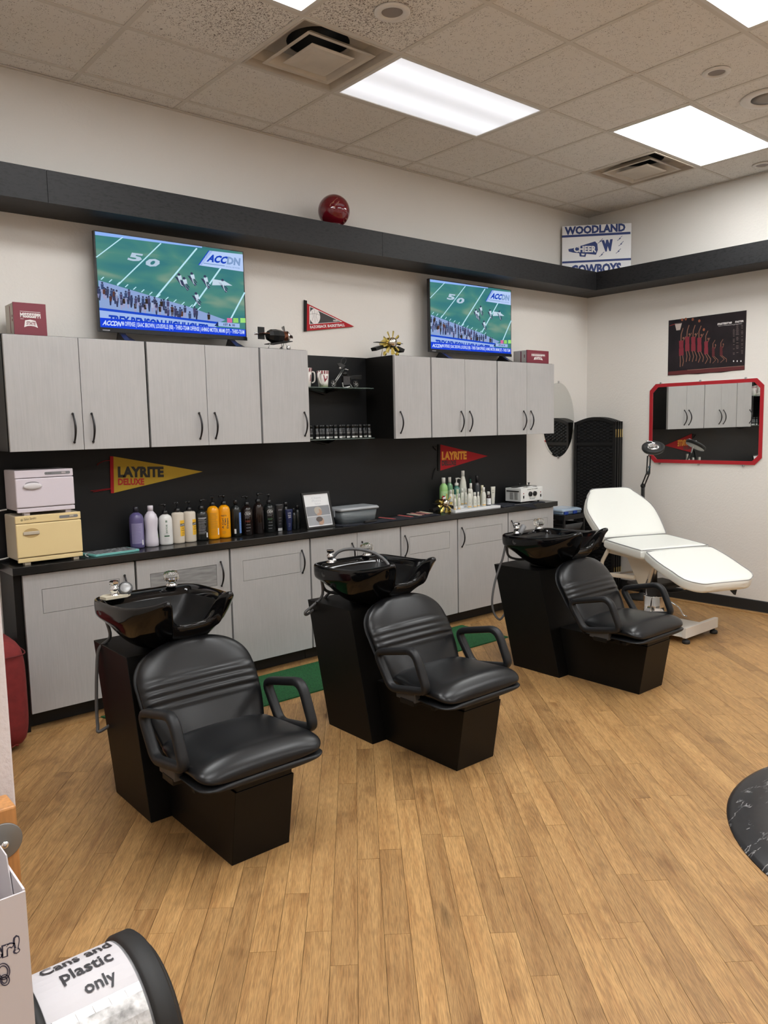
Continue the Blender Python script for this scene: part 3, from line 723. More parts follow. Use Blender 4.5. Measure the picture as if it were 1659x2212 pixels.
# unit-specific pieces: hoses and spray heads
upart(0, 'spray_holder', MB().prism([(-.215, -1.275, .873), (-.12, -1.275, .873), (-.095, -1.25, .873), (-.095, -1.215, .873), (-.20, -1.205, .873), (-.225, -1.23, .873)], (0, 0, .012)), mat('cream_plastic', (.66, .60, .47), .4))
q = Vector((-.115, -1.245, .905)); tl = Vector((-.30, -.80, .55)).to_track_quat('Z', 'Y').to_matrix()
sh = MB().lathe([(.012, -.035), (.014, -.02), (.026, -.008), (.031, 0), (.031, .008), (.027, .010), (.001, .009)], q, 20, tilt=tl)
s0 = upart(0, 'spray_head', sh, M['dkgrey'])
build('spray_face', MB().lathe([(.025, .0105), (.02, .012), (.001, .0125)], q, 20, tilt=tl), mat('spray_face_grey', (.3, .3, .3), .3, .3), s0)
hp = local(0, [at(258, 1352, 1, -1.2), at(238, 1374, 1, -1.19), at(214, 1402, 1, -1.17), at(209, 1450, 1, -1.17), at(208.5, 1520, 1, -1.18), at(211, 1566, 1, -1.2), at(216, 1580, 1, -1.22), at(222, 1574, 1, -1.24)])
hp[0] = Vector((-.20, -1.19, .80)); hp[-1] = Vector((-.15, -1.205, hp[-1].z+.02)); upart(0, 'hose', MB().sweep(smoothpath(hp, 6), .0075, 10), M['hose'])
hp = local(1, [at(708, 1262, 1, -1.2), at(697, 1283, 1, -1.18), at(676, 1308, 1, -1.16), at(660, 1322, 1, -1.16), at(664, 1327, 1, -1.15), at(690, 1306, 1, -1.13), at(712, 1281, 1, -1.13), at(733, 1273, 1, -1.16)])
hp[0] = Vector((-.19, -1.18, .83)); hp[-1] = Vector((-.06, -1.2, .70)); upart(1, 'hose', MB().sweep(smoothpath(hp, 6), .0075, 10), M['hose'])
hp = [(-.165, -1.165, .83), (-.16, -1.155, .76), (-.14, -1.16, .71), (-.09, -1.19, .69), (-.05, -1.22, .69)]
upart(1, 'supply_pipe', MB().sweep(smoothpath(hp, 5), .008, 10), M['dkgrey'])
upart(2, 'supply_pipe', MB().sweep(smoothpath(hp, 5), .008, 10), M['dkgrey'])
hp = [(-.15, -1.235, .885), (-.115, -1.25, .93), (-.06, -1.30, .945), (.0, -1.40, .93), (.025, -1.49, .88), (.02, -1.53, .80), (0, -1.5, .72)]
upart(1, 'spray_hose', MB().sweep(smoothpath(hp, 6), .0085, 10), M['hose'])
upart(1, 'spray_elbow', MB().sphere((-.14, -1.24, .885), .016, 12, 8), M['chrome'])
hp = local(2, [at(1095, 1178, 1, -1.2), at(1086, 1205, 1, -1.18), at(1079, 1225, 1, -1.17), at(1068, 1262, 1, -1.16), at(1063, 1300, 1, -1.16), at(1068, 1326, 1, -1.17), at(1080, 1338, 1, -1.19), at(1092, 1338, 1, -1.23)])
hp[0] = Vector((-.19, -1.18, .83)); hp[-1] = Vector((-.14, -1.125, hp[-1].z+.01)); upart(2, 'hose', MB().sweep(smoothpath(hp, 6), .0075, 10), M['hose'])
q = Vector((-.125, -1.255, .90)); tl = Matrix.Rotation(math.radians(50), 3, Vector((-.2, .98, 0)))
upart(2, 'spray_head', MB().box(-.012, .012, -.014, .014, -.03, .03).lathe([(.02, -.04), (.022, .03), (.012, .036)], q, 14, tilt=tl), M['dkgrey']) if False else upart(2, 'spray_head', MB().lathe([(.014, -.04), (.017, -.02), (.020, .028), (.012, .036)], q, 14, tilt=tl), M['grey'])

# ================================================================== TELEVISIONS
F = lambda n, c: flat('screen_'+n, c, emis=1.0)
TVY = -.13
def tvmap(x0, y):    # uv on the lit area (0..1, 0..1)
    X0, X1, Z0, Z1 = x0+.008, x0+.942, .022+2.162, .545+2.162
    return planemap((X0, y, Z0), (X1-X0, 0, 0), (0, 0, Z1-Z0))
_A = [at(200+a*.20494, 480+b*.20494, 1, TVY) for a, b in ((22, 95), (90, 1112), (1585, 318))]
def uv(a, b):        # position in a close-up of the left screen -> uv
    p = at(200+a*.20494, 480+b*.20494, 1, TVY); return ((p.x-.043)/.934, (p.z-2.184)/.523)
def field_mat():
    m, t, b = nt('screen_field'); L = t.links; N = t.nodes.new
    tc = N('ShaderNodeTexCoord'); n = N('ShaderNodeTexNoise'); n.inputs['Scale'].default_value = 2.6; n.inputs['Detail'].default_value = 2; n.inputs['Distortion'].default_value = .4
    mp = N('ShaderNodeMapping'); mp.inputs['Scale'].default_value = (1, 1, 3.4); L.new(tc.outputs['Object'], mp.inputs[0]); L.new(mp.outputs[0], n.inputs['Vector'])
    r = N('ShaderNodeValToRGB'); e = r.color_ramp.elements; e[0].position = .40; e[0].color = (*rgb('34777c'), 1); e[1].position = .78; e[1].color = (*rgb('93a58c'), 1)
    x = e.new(.56); x.color = (*rgb('47857c'), 1)
    L.new(n.outputs['Fac'], r.inputs[0]); L.new(r.outputs[0], b.inputs['Emission Color']); b.inputs['Emission Strength'].default_value = 1; b.inputs['Base Color'].default_value = (0, 0, 0, 1)
    b.inputs['Specular IOR Level'].default_value = .1
    return m
FM = field_mat()
def tv(x0, label, seed):
    y = TVY; z0, z1 = 2.162, 2.713; rr = random.Random(seed)
    t = thing('television', label, 'television', (x0+.475, y+.03, 2.098), 'televisions on the wall cabinets')
    c = MB().box(x0, x0+.95, y+.001, y+.028, z0, z1); c.box(x0+.12, x0+.83, y+.028, y+.07, z0+.03, z0+.33)
    build('casing', c, mat('tv_black', (.006, .006, .008), .3), t, bevel=.0015)
    build('lower_bezel', MB().box(x0-.001, x0+.951, y-.004, y+.001, z0-.004, z0+.018), mat('tv_bezel', (.008, .009, .012), .25), t, bevel=.001)
    for fx in (x0+.13, x0+.84):
        f = MB().prism([(fx-.012, y+.005, z0+.0), (fx+.012, y+.005, z0+.0), (fx+.020, y-.10, 2.105), (fx+.020, y-.105, 2.0985), (fx-.020, y-.105, 2.0985), (fx-.020, y-.10, 2.105)], (0, .006, 0))
        f = MB().hexa([(fx-.03, y-.12, 2.0985), (fx+.0, y-.12, 2.0985), (fx+.03, y+.1, 2.0985), (fx+.0, y+.1, 2.0985), (fx-.018, y+.0, z0), (fx+.018, y+.0, z0), (fx+.018, y+.02, z0), (fx-.018, y+.02, z0)])
        f.hexa([(fx+.0, y-.12, 2.0985), (fx+.055, y-.1, 2.0985), (fx+.055, y-.07, 2.0985), (fx+.02, y+.0, 2.0985), (fx-.01, y+.0, z0-.01), (fx+.018, y+.0, z0-.01), (fx+.018, y+.01, z0-.01), (fx-.01, y+.01, z0-.01)])
        build('foot', f, mat('tv_black', 0), t)
    P = Print(tvmap(x0, y), .00012, .0003)
    P.poly(FM, [(0, 0), (1, 0), (1, 1), (0, 1)])
    P.poly(F('skyline', '8fb4f4'), [(0, .963), (.7, .985), (.7, 1), (0, 1)])
    LB = F('line', 'b9e6f4')
    for a, b, c_, d, wd in ((40, 370, 320, 158, .008), (262, 668, 722, 222, .009), (672, 790, 1100, 275, .012), (1060, 895, 1390, 430, .012), (1460, 1015, 1605, 740, .012)):
        P.line(LB, [uv(a, b), uv(c_, d)], wd, False)
    P.h += P.step
    P.text(F('num', 'b4c8dc'), '5', (uv(365, 400), uv(510, 420), uv(400, 318)), .04, False); P.text(F('num', 'b4c8dc'), '0', (uv(535, 455), uv(680, 480), uv(590, 375)), .04)
    # sideline strip
    P.poly(F('side', '8ba3d2'), [uv(62, 612), uv(560, 760), uv(1010, 890), uv(1400, 1030), uv(1300, 1075), (.05, .10), (0, .10)])
    for k in range(13):
        a = 90+k*85; b = 605+k*26.5; P.line(LB, [uv(a, b), uv(a+30, b-28)], .007, False)
    P.h += P.step
    dk, wh = F('dark', '343a58'), F('whit', 'c3d6e6')
    # players in play: dark and white uniforms with long shadows
    for a, b in ((905, 600), (1040, 590), (1180, 620), (1365, 660), (960, 640), (1085, 800)):
        a += rr.uniform(-25, 25) if seed > 1 else 0; b += rr.uniform(-20, 20) if seed > 1 else 0
        P.poly(dk, [uv(a-40, b-30), uv(a-10, b-20), uv(a+60, b+70), uv(a+40, b+85)], False)
        P.poly(wh, [uv(a-10, b-35), uv(a+30, b-40), uv(a+40, b+10), uv(a+5, b+15)], False)
        P.disc(dk, *uv(a+5, b-48), .010, .016, 8, False)
        P.line(wh, [uv(a+10, b+10), uv(a+30, b+60), uv(a+50, b+75)], .008, False); P.line(dk, [uv(a+25, b+5), uv(a+60, b+50)], .008, False)
    P.poly(wh, [uv(1270, 600), uv(1390, 620), uv(1475, 670), uv(1380, 665), uv(1260, 665)])
    # people along the sideline
    cols = ['3a3f5c', '4a4668', 'a4b2d2', '30261f', 'b03a6a', '3a4a70', '5a3a30']
    for k in range(34):
        a = 75+k*38; b0 = 640+k*10.2
        for q in range(2):
            aa = a+rr.uniform(-14, 14); bb = b0+rr.uniform(20, 90)+q*55; cc = F('p%d' % (rr.randrange(len(cols))), 0) if False else None
            ci = rr.choice((0, 0, 1, 1, 2, 3, 5, 6, 4 if k > 18 else 0)); cm = F('crowd%d' % ci, cols[ci])
            if bb > 905+(a-80)*.09: continue
            P.disc(dk, *uv(aa, bb-32), .007, .012, 7, False); P.poly(cm, [uv(aa-16, bb-20), uv(aa+16, bb-18), uv(aa+14, bb+34), uv(aa-10, bb+36)], False)
            P.poly(F('legs', '9c9cc0') if rr.random() < .5 else dk, [uv(aa-12, bb+34), uv(aa+12, bb+34), uv(aa+8, bb+78), uv(aa-6, bb+78)], False)
    P.h += P.step
    for a, c_ in ((1445, 'd06a9a'), (1510, '8fd06a'), (1585, '9fe07a')): P.poly(F('vest'+c_, c_), [uv(a-28, 1010), uv(a+25, 1012), uv(a+28, 1060), uv(a-26, 1060)], False)
    # banner and ticker
    P.poly(F('blue', '1546c4'), [(0, .205), (.79, .150), (.79, .125), (0, .178)])
    P.poly(F('pale', '9fb9ea'), [(0, .178), (.80, .125), (.76, .068), (0, .085)])
    P.text(F('btxt', '1140b8'), 'TREY BENSON HIGHLIGHTS', ((.05, .045), (.715, .02), (.055, .138)), .05)
    P.poly(F('deep', '0f3fd8'), [(0, 0), (1, 0), (1, .083), (0, .100)])
    P.text(F('ltxt', 'cfe0ff'), 'ACCDN', ((.012, .022), (.125, .020), (.022, .076)), .04, False)
    P.text(F('ltxt', 'cfe0ff'), 'M OFFENSE | ISAAC BROWN, LOUISVILLE (RB) - THIRD-TEAM OFFENSE | AHMAD MOTEN, MIAMI (DT) - THIRD-TEAM', ((.135, .014), (.99, .012), (.135, .078)), .02)
    P.poly(F('pale', 0), [(.795, .10), (.955, .10), (.955, .148), (.795, .150)])
    P.poly(F('navy', '16285c'), [(.765, .10), (.793, .10), (.793, .155)])
    P.text(F('dtxt', '182444'), '1ST & 10', ((.832, .112), (.918, .112), (.832, .138)), .03)
    # channel bug, top right
    P.poly(F('blue', 0), [(.665, .785), (.745, .965), (.775, .965), (.69, .785)], False)
    P.poly(F('palew', 'b6cdf6'), [(.672, .782), (.752, .965), (1, .975), (1, .772)])
    P.text(F('btxt', 0), 'ACC', ((.725, .835), (.865, .835), (.752, .925)), .05, False)
    P.text(F('gtxt', '7f9cc8'), 'DN', ((.875, .835), (.975, .835), (.883, .925)), .05, False)
    P.line(F('gtxt', 0), [(.705, .812), (.86, .812)], .010, False)
    P.text(F('gtxt', 0), 'DIGITAL NETWORK', ((.868, .798), (.975, .798), (.868, .814)), .01)
    P.done('picture', t)
    Q = Print(planemap((x0, y-.004, z0), (1, 0, 0), (0, 0, 1)), .0002, .0003); Q.poly(flat('logo_silver', '9a9aa0'), [(.018, .004), (.06, .004), (.06, .009), (.018, .009)], False); Q.done('badge', t)
tv(.034, 'flat television showing a football game, on the left wall cabinets', 1)
tv(2.600, 'flat television showing a football game, on the right wall cabinets', 2)

# ================================================================== WALL DECORATION
def zoomer(x0, y0, k, ax, v):
    """close-up coordinates -> coordinates in the wall plane"""
    def g(a, b):
        p = at(x0+a*k, y0+b*k, ax, v); return (p.x, p.z) if ax == 1 else (-p.y, p.z)
    return g
# gold pennant
def felt(name, label, pts, band, mt, mb_, y=-.0125, strings=()):
    t = thing(name, label, 'pennant', (pts[0][0], y, pts[0][1]))
    build('felt', MB().prism([(x, y, z) for x, z in pts], (0, .003, 0)), mt, t)
    build('header_band', MB().prism([(x, y-.001, z) for x, z in band], (0, .004, 0)), mb_, t)
    for s_ in strings: build('tie', MB().sweep(smoothpath([(x, y+.001, z) for x, z in s_], 5), .004, 6, rx=.006, ry=.0015), mb_, t)
    return t
gp = zoomer(0, 960, .27728, 1, -.01)
felt_gold = mat('gold_felt', (.52, .34, .035), .9, bump=(.2, .001), scale=300); felt_red = mat('red_felt', (.40, .012, .018), .9, bump=(.2, .001), scale=300)
t = felt('pennant', 'gold felt pennant with a red band and ties, left on the black panel', [gp(880, 93), gp(1578, 212), gp(885, 378)], [gp(855, 92), gp(882, 93), gp(887, 380), gp(862, 380)], felt_gold, felt_red,
    strings=([gp(860, 125), gp(810, 130), gp(765, 150), gp(758, 162)], [gp(864, 342), gp(800, 350), gp(740, 358), gp(705, 362)], [gp(864, 348), gp(800, 358), gp(725, 370)]))
P = Print(yplane(-.0128)); P.text(flat('ink_black', (.02, .018, .015)), 'LAYRITE', (gp(918, 258), gp(1275, 255), gp(915, 172)), .055, False)
P.text(flat('ink_red', (.45, .02, .012)), 'DELUXE', (gp(918, 318), gp(1122, 316), gp(917, 265)), .05); P.done('lettering', t)
gp = zoomer(880, 940, .20494, 1, -.01)
t = felt('pennant', 'red felt pennant with black band and ties, right on the black panel', [gp(345, 98), gp(845, 220), gp(345, 374)], [gp(322, 97), gp(345, 97), gp(345, 376), gp(322, 376)], felt_red, mat('black_felt', (.01, .01, .01), .9),
    strings=([gp(324, 120), gp(300, 118), gp(270, 120), gp(305, 160)], [gp(324, 340), gp(295, 350), gp(275, 400), gp(262, 470)]))
P = Print(yplane(-.0128)); P.text(flat('ink_orange', (.85, .36, .03)), 'LAYRITE', (gp(360, 262), gp(622, 255), gp(360, 173)), .055, False)
P.text(flat('ink_black', 0), 'DELUXE', (gp(360, 322), gp(512, 318), gp(360, 270)), .04); P.done('lettering', t)
gp = zoomer(640, 640, .08439, 1, -.01)
t = felt('pennant', 'small red basketball pennant with a black band on the white wall', [gp(262, 180), gp(1480, 775), gp(262, 885)], [gp(190, 93), gp(270, 115), gp(262, 895), gp(190, 900)], felt_red, mat('black_felt', 0))
P = Print(yplane(-.0128)); iw = flat('ink_white', (.78, .75, .74)); ik = flat('ink_dark', (.035, .03, .03))
P.poly(iw, [gp(330, 248), gp(1175, 655), gp(330, 722)]); P.poly(ik, [gp(348, 275), gp(1130, 650), gp(348, 708)])
c0 = gp(465, 510); rx = (gp(600, 510)[0]-c0[0]); P.disc(iw, c0[0]+rx*.02, c0[1]-.002, rx*1.0, .052, 24)
for a in (-.5, 0, .5): P.line(ik, [(c0[0]+rx*a, c0[1]+.045*math.cos(a*1.5)), (c0[0]+rx*a*.5, c0[1]), (c0[0]+rx*a, c0[1]-.045*math.cos(a*1.5))], .0016, False)
P.line(ik, [(c0[0]-rx*.95, c0[1]+.010), (c0[0], c0[1]+.018), (c0[0]+rx*.95, c0[1]+.010)], .0016)
P.text(iw, 'RAZORBACK', (gp(345, 830), gp(770, 800), gp(340, 755)), .03, False); P.text(iw, 'BASKETBALL', (gp(795, 798), gp(1235, 770), gp(790, 725)), .03, False)
P.text(iw, 'HARPS', (gp(935, 645), gp(1065, 645), gp(935, 600)), .02); P.done('lettering', t)
# poster on the right wall
gp = zoomer(1420, 660, .16270, 0, XR)
t = thing('poster', 'dark basketball poster with leaping players above the red framed mirror', 'poster', (XR-.002, -1.19, 1.99))
pts = [gp(152, 200), gp(1187, 63), gp(1160, 855), gp(1000, 868), gp(850, 890), gp(700, 895), gp(540, 912), gp(400, 912), gp(260, 925), gp(140, 930)]
build('sheet', MB().prism([(XR-.0015, -s_, z_) for s_, z_ in pts], (-.0012, 0, 0)), mat('poster_black', (.012, .007, .009), .35, var=.5, scale=9), t)
P = Print(xplane(XR-.003), .00012); red = flat('jersey_red', (.20, .018, .032)); skin = flat('skin_dim', (.22, .10, .065)); dk2 = flat('dim_red', (.09, .012, .016))
P.poly(flat('court', (.10, .014, .016)), [gp(150, 880), gp(400, 855), gp(1155, 805), gp(1158, 848), gp(700, 890), gp(260, 918), gp(145, 922)])
P.line(flat('court_line', (.35, .2, .16)), [gp(400, 858), gp(700, 835), gp(1155, 800)], .0025)
for k, (a, b, sc, mt) in enumerate(((320, 470, 1, red), (400, 420, .95, red), (480, 420, .95, red), (560, 430, .95, red), (650, 480, .85, red), (745, 560, .6, dk2), (850, 550, .6, dk2))):
    P.line(skin, [gp(a-5, b), gp(a-5+(k < 3)*5, b-90*sc), gp(a+25, b-170*sc)], .008*sc, False); P.line(skin, [gp(a+20, b+10), gp(a+60*sc, b-60*sc)], .006*sc, False)
    P.disc(skin, *gp(a+28, b-38), .008*sc, .010*sc, 8, False)
    P.poly(mt, [gp(a-30*sc, b), gp(a+32*sc, b-10), gp(a+26*sc, b+95*sc), gp(a-26*sc, b+105*sc)], False)
    P.poly(mt, [gp(a-30*sc, b+100*sc), gp(a+30*sc, b+90*sc), gp(a+32*sc, b+190*sc), gp(a-30*sc, b+200*sc)], False)
    P.line(skin, [gp(a-15*sc, b+190*sc), gp(a-12*sc+k*8, b+270*sc), gp(a-15*sc, b+345*sc)], .007*sc, False); P.line(skin, [gp(a+18*sc, b+190*sc), gp(a+30*sc+k*9, b+270*sc), gp(a+15*sc+k*10, b+335*sc)], .007*sc, False)
    if k < 5: P.disc(flat('ball_orange', (.26, .075, .035)), *gp(a+(12, -20, -8, 0, -30)[k], b-(235, 240, 235, 225, 160)[k] if k else b-280), .011, .012, 12, False)
P.h += P.step
net = flat('net_white', (.5, .42, .38)); P.line(flat('rim_red', (.35, .04, .03)), [gp(165, 270), gp(240, 245), gp(330, 232)], .004, False)
P.poly(net, [gp(235, 240), gp(330, 228), gp(305, 325), gp(255, 332)])
P.text(iw, 'FASTEST40', (gp(800, 262), gp(990, 240), gp(805, 235)), .05, False); P.text(iw, 'FASTER', (gp(1035, 232), gp(1150, 218), gp(1038, 206)), .05, False)
P.text(iw, '2010-11 RAZORBACK BASKETBALL', (gp(812, 278), gp(1130, 243), gp(814, 270)), .01, False)
rr = random.Random(5)
for cx_, w_ in ((1018, 26), (1065, 42), (1128, 26)):
    for k in range(22):
        yy = 262+k*18.5-(cx_-1018)*.13; ww = w_*rr.uniform(.6, 1)
        if rr.random() < .8: P.line(flat('sched', (.26, .2, .19)), [gp(cx_-ww/2, yy), gp(cx_+ww/2, yy-2)], .0028, False)
for a in (1015, 1063, 1113): P.disc(iw, *gp(a, 738), .0055, .0065, 10, False)
P.done('artwork', t)
# wall mirrors
mir = mat('mirror_glass', (.86, .88, .87), .015, 1)
t = thing('framed_mirror', 'octagonal wall mirror with a red frame, below the poster', 'mirror', (XR-.004, -1.19, 1.22))
def octo(y0, y1, z0, z1, c): return [(y0+c, z0), (y1-c, z0), (y1, z0+c), (y1, z1-c), (y1-c, z1), (y0+c, z1), (y0, z1-c), (y0, z0+c)]
o_ = octo(-1.702, -.684, 1.219, 1.921, .058); i_ = octo(-1.672, -.714, 1.249, 1.891, .050)
build('glass', MB().prism([(XR-.002, y, z) for y, z in o_], (-.006, 0, 0)), mir, t)
fr = MB()
for k in range(8):
    a, b = o_[k], o_[(k+1) % 8]; c, d = i_[(k+1) % 8], i_[k]
    fr.prism([(XR-.0085, *a), (XR-.0085, *b), (XR-.0085, *c), (XR-.0085, *d)], (-.004, 0, 0))
build('frame', fr, M['red_paint'], t)
for y in (-.79, -1.16, -1.55): 
    for z in (1.926, 1.212): build('clip', MB().box(XR-.016, XR-.001, y-.008, y+.008, z-.008, z+.008), M['glass'] if False else M['steel'], t, bevel=.002)
t = thing('oval_mirror', 'frameless oval wall mirror half hidden behind the right wall cabinet', 'mirror', (4.357, -.003, 1.275))
ov = [(4.357+.243*math.cos(2*PI*k/64), 1.62+.346*math.sin(2*PI*k/64)) for k in range(64)]; ov2 = [(4.357+.231*math.cos(2*PI*k/64), 1.62+.334*math.sin(2*PI*k/64)) for k in range(64)]
build('glass', MB().rings([[(x, -.001, z) for x, z in ov], [(x, -.005, z) for x, z in ov], [(x, -.0075, z) for x, z in ov2]], smooth=False), mir, t)
for z in (1.970, 1.270): build('clip', MB().box(4.349, 4.365, -.014, -.001, z-.010, z+.010), M['steel'], t, bevel=.002)
# cheer sign leaning in the corner on the ledge
def atpl(px, py, P0, N):
    d = _f + RT*((px-829.5)/FPX) - UP*((py-1106)/FPX); return CAM+d*((P0-CAM).dot(N)/d.dot(N))
Lp = at(1214, 560, 1, -.03); Rp = at(1363, 560, 0, XR-.012); Lp.z = Rp.z = 0
SU = (Rp-Lp).normalized(); SN = SU.cross(Vector((0, 0, 1))).normalized(); SW = (Rp-Lp).length
zt = (atpl(1213, 489, Lp, SN).z+atpl(1362, 482, Lp, SN).z)/2; Z0 = 2.934
t = thing('sign', 'white and blue cheer sign leaning in the corner on the ledge', 'sign', tuple((Lp+Rp)/2)[:2]+(Z0,))
build('board', MB().prism([Lp+Vector((0, 0, Z0)), Rp+Vector((0, 0, Z0)), Rp+Vector((0, 0, zt)), Lp+Vector((0, 0, zt))], -SN*.004), mat('sign_white', (.74, .74, .76), .4), t)
def sg(a, b):
    p = atpl(1180+a*.28875, 440+b*.28875, Lp, SN); return ((p-Lp).dot(SU), p.z)
P = Print(planemap(Lp+SN*.001, SU, (0, 0, 1))); blue = flat('sign_blue', (.012, .035, .17)); wt = flat('sign_print_white', (.74, .74, .76))
P.text(blue, 'WOODLAND', (sg(137, 236), sg(592, 208), sg(137, 174)), .05, False)
P.poly(blue, [sg(116, 255), sg(630, 228), sg(629, 210), sg(116, 238)], False); P.poly(blue, [sg(119, 448), sg(634, 422), sg(634, 406), sg(119, 433)], False)
P.text(blue, 'COWBOYS', (sg(185, 535), sg(560, 515), sg(185, 460)), .05, False)
P.poly(blue, [sg(165, 340), sg(195, 335), sg(365, 282), sg(382, 300), sg(386, 345), sg(372, 382), sg(200, 366), sg(168, 358)], False)
P.poly(blue, [sg(246, 368), sg(300, 373), sg(293, 398), sg(250, 395)]); P.poly(wt, [sg(262, 373), sg(288, 375), sg(284, 387), sg(264, 386)])
P.text(wt, 'CHEER', (sg(205, 364), sg(374, 364), sg(205, 316)), .04, False)
P.text(blue, 'W', (sg(420, 362), sg(505, 352), sg(412, 275)), .10, False)
for a, b in ((385, 285), (530, 265), (540, 305), (520, 360), (395, 385)): P.line(blue, [sg(a+38, b-24), sg(a+14, b-2), sg(a+28, b-6), sg(a, b+12)], .004, False)
P.done('lettering', t)
# signed ball on a ring
t = thing('ball', 'glossy maroon ball with signatures resting on the black ledge', 'ball', (1.655, -.2, 2.933))
build('sphere', MB().sphere((1.655, -.2, 3.048), .1075, 48, 32), M['ball'], t)
build('ring_stand', MB().lathe([(.048, 2.933), (.058, 2.934), (.054, 2.952), (.050, 2.957), (.046, 2.952), (.044, 2.935)], (1.655, -.2, 0), 28), M['white'], t)
def sphmap(s_, t_, h):   # degrees around the ball's front
    a = math.radians(s_); e = math.radians(t_); r = .1075+h
    return Vector((1.655, -.2, 3.048))+Vector((math.sin(a)*math.cos(e), -math.cos(a)*math.cos(e), math.sin(e)))*r
P = Print(sphmap); gi = flat('gold_ink', (.50, .27, .17))
rr = random.Random(2)
for (a0, b0, n_, ang) in ((-52, 4, 9, .75), (-40, -4, 7, .8), (14, -42, 6, -.3), (20, -32, 6, -.2), (28, 30, 4, -.5), (0, 46, 3, -.4)):
    pts = []; x = a0; y = b0
    for k in range(n_*3):
        pts.append((x+rr.uniform(-1, 1), y+rr.choice((-3.2, 3.2))*rr.uniform(.4, 1))); x += 1.7*math.cos(ang); y += 1.7*math.sin(ang)
    P.line(gi, pts, .9, False)
P.done('signature', t)

# school boxes
def gift(x0, x1, y0, y1, z0, h, label, n):
    t = thing('gift_box', label, 'box', ((x0+x1)/2, (y0+y1)/2, z0))
    build('box', MB().box(x0+.002, x1-.004, y0+.010, y1, z0, z0+h-.002), mat('card_beige', (.50, .46, .40), .5), t, bevel=.001)
    build('flap', MB().box(x0, x1, y0, y0+.009, z0+.001, z0+h), M['maroon'], t, bevel=.001)
    w_ = x1-x0; P = Print(planemap((x0, y0, z0), (w_, 0, 0), (0, 0, h)))
    P.text(iw, 'MISSISSIPPI', ((.20, .55), (.82, .55), (.20, .70)), .04, False); P.line(iw, [(.20, .735), (.82, .735)], .012, False); P.line(iw, [(.2, .51), (.3, .51)], .01, False)
    P.poly(iw, [(.30, .26), (.34, .47), (.5, .50), (.66, .47), (.72, .26), (.62, .30), (.5, .31), (.40, .30)]); P.text(flat('maroon_ink', (.2, .03, .048)), 'STATE', ((.37, .335), (.65, .335), (.38, .44)), .03); P.done('lettering', t)
    P = Print(planemap((x0+.002, y1, z0), (0, y0-y1, 0), (0, 0, h))); P.line(flat('maroon_ink', 0), [(.55, .1), (.55, .92)], .07, False); P.disc(flat('maroon_ink', 0), .80, .60, .05, .045, 10, False); P.disc(flat('maroon_ink', 0), .80, .48, .05, .045, 10); P.done('side_print', t)
gift(-.449, -.287, -.25, -.10, 2.099, .168, 'large maroon and beige gift box at the left end of the cabinets', 1)
gift(3.575, 3.862, -.28, -.13, 2.099, .108, 'small maroon gift box at the right end of the cabinets', 2)

# ------------------------------------------------------------------ metal models
def prop(mb, c, N, n, r0, r1, w_, tw, a0=0, cup=0):
    """propeller blades around axis N"""
    N = Vector(N).normalized(); U = N.orthogonal().normalized(); V = N.cross(U)
    for k in range(n):
        a = a0+2*PI*k/n; R_ = U*math.cos(a)+V*math.sin(a); S_ = N.cross(R_)
        rings_ = []
        for q in range(6):
            f = q/5; r_ = r0+(r1-r0)*f; ww = w_*(.55+.6*f)*(1 if q < 5 else .8); ang = tw*(1-f*.3)
            e = (S_*math.cos(ang)+N*math.sin(ang)); nn = (N*math.cos(ang)-S_*math.sin(ang)); cc = Vector(c)+R_*r_+N*cup*f
            rings_.append([cc-e*ww-nn*.0008, cc+nn*(.0035), cc+e*ww-nn*.0008, cc+nn*(.0018)])
        mb.rings(rings_, smooth=False)
    return mb
copper = mat('aged_copper', (.20, .075, .04), .35, .8, var=.5, scale=60); blk = mat('blackened_iron', (.012, .012, .012), .4, .5); gold = mat('polished_brass', (.70, .56, .16), .22, 1)
def radial_plane(c, label, s=1.0, accent=None, bands=True):
    c = Vector(c); t = thing('model_engine_plane', label, 'model plane', c, 'brass propeller models')
    h = c+Vector((0, -.045*s, .085*s))
    hb = MB().lathe([(.012*s, -.01*s), (.030*s, -.006*s), (.034*s, .004*s), (.030*s, .012*s), (.022*s, .02*s), (.001, .024*s)], h, 24, tilt=Matrix.Rotation(PI/2, 3, 'X'))
    build('hub', hb, mat('pearl_silver', (.62, .58, .5), .15, 1), t)
    bl = build('propeller', prop(MB(), h+Vector((0, .006*s, 0)), (0, -1, 0), 9, .028*s, .076*s, .011*s, .5, .2), gold, t)
    bd = MB().lathe([(.028*s, -.012*s), (.036*s, -.03*s), (.032*s, -.07*s), (.018*s, -.11*s), (.004, -.12*s)], h, 18, tilt=Matrix.Rotation(PI/2, 3, 'X'))
    build('fuselage', bd, gold, t)
    wg = MB(); 
    for sx in (-1, 1): wg.prism([h+Vector((sx*.03*s, .02*s, -.03*s)), h+Vector((sx*.115*s, .02*s, -.055*s)), h+Vector((sx*.125*s, .02*s, -.035*s)), h+Vector((sx*.07*s, .02*s, -.018*s))], (0, .05*s, 0))
    build('wing', wg.box(h.x-.11*s, h.x+.11*s, h.y+.02*s, h.y+.06*s, h.z-.001, h.z+.002), blk, t)
    lg = MB()
    for sx in (-1, 1): lg.sweep([h+Vector((sx*.02*s, .02*s, -.02*s)), c+Vector((sx*.04*s, -.02*s, .02*s)), c+Vector((sx*.05*s, -.03*s, .003*s))], .0025*s, 6); lg.lathe([(.014*s, -.004*s), (.014*s, .004*s)], c+Vector((sx*.053*s, -.03*s, .0145*s)), 12, axis=0)
    lg.sweep([h+Vector((0, .09*s, 0)), c+Vector((0, .07*s, .004))], .002, 6)
    build('undercarriage', lg, gold, t)
    if accent: build('enamel_ball', MB().sphere(h+Vector((-.028*s, -.006*s, .045*s)), .018*s, 14, 8), accent, t)
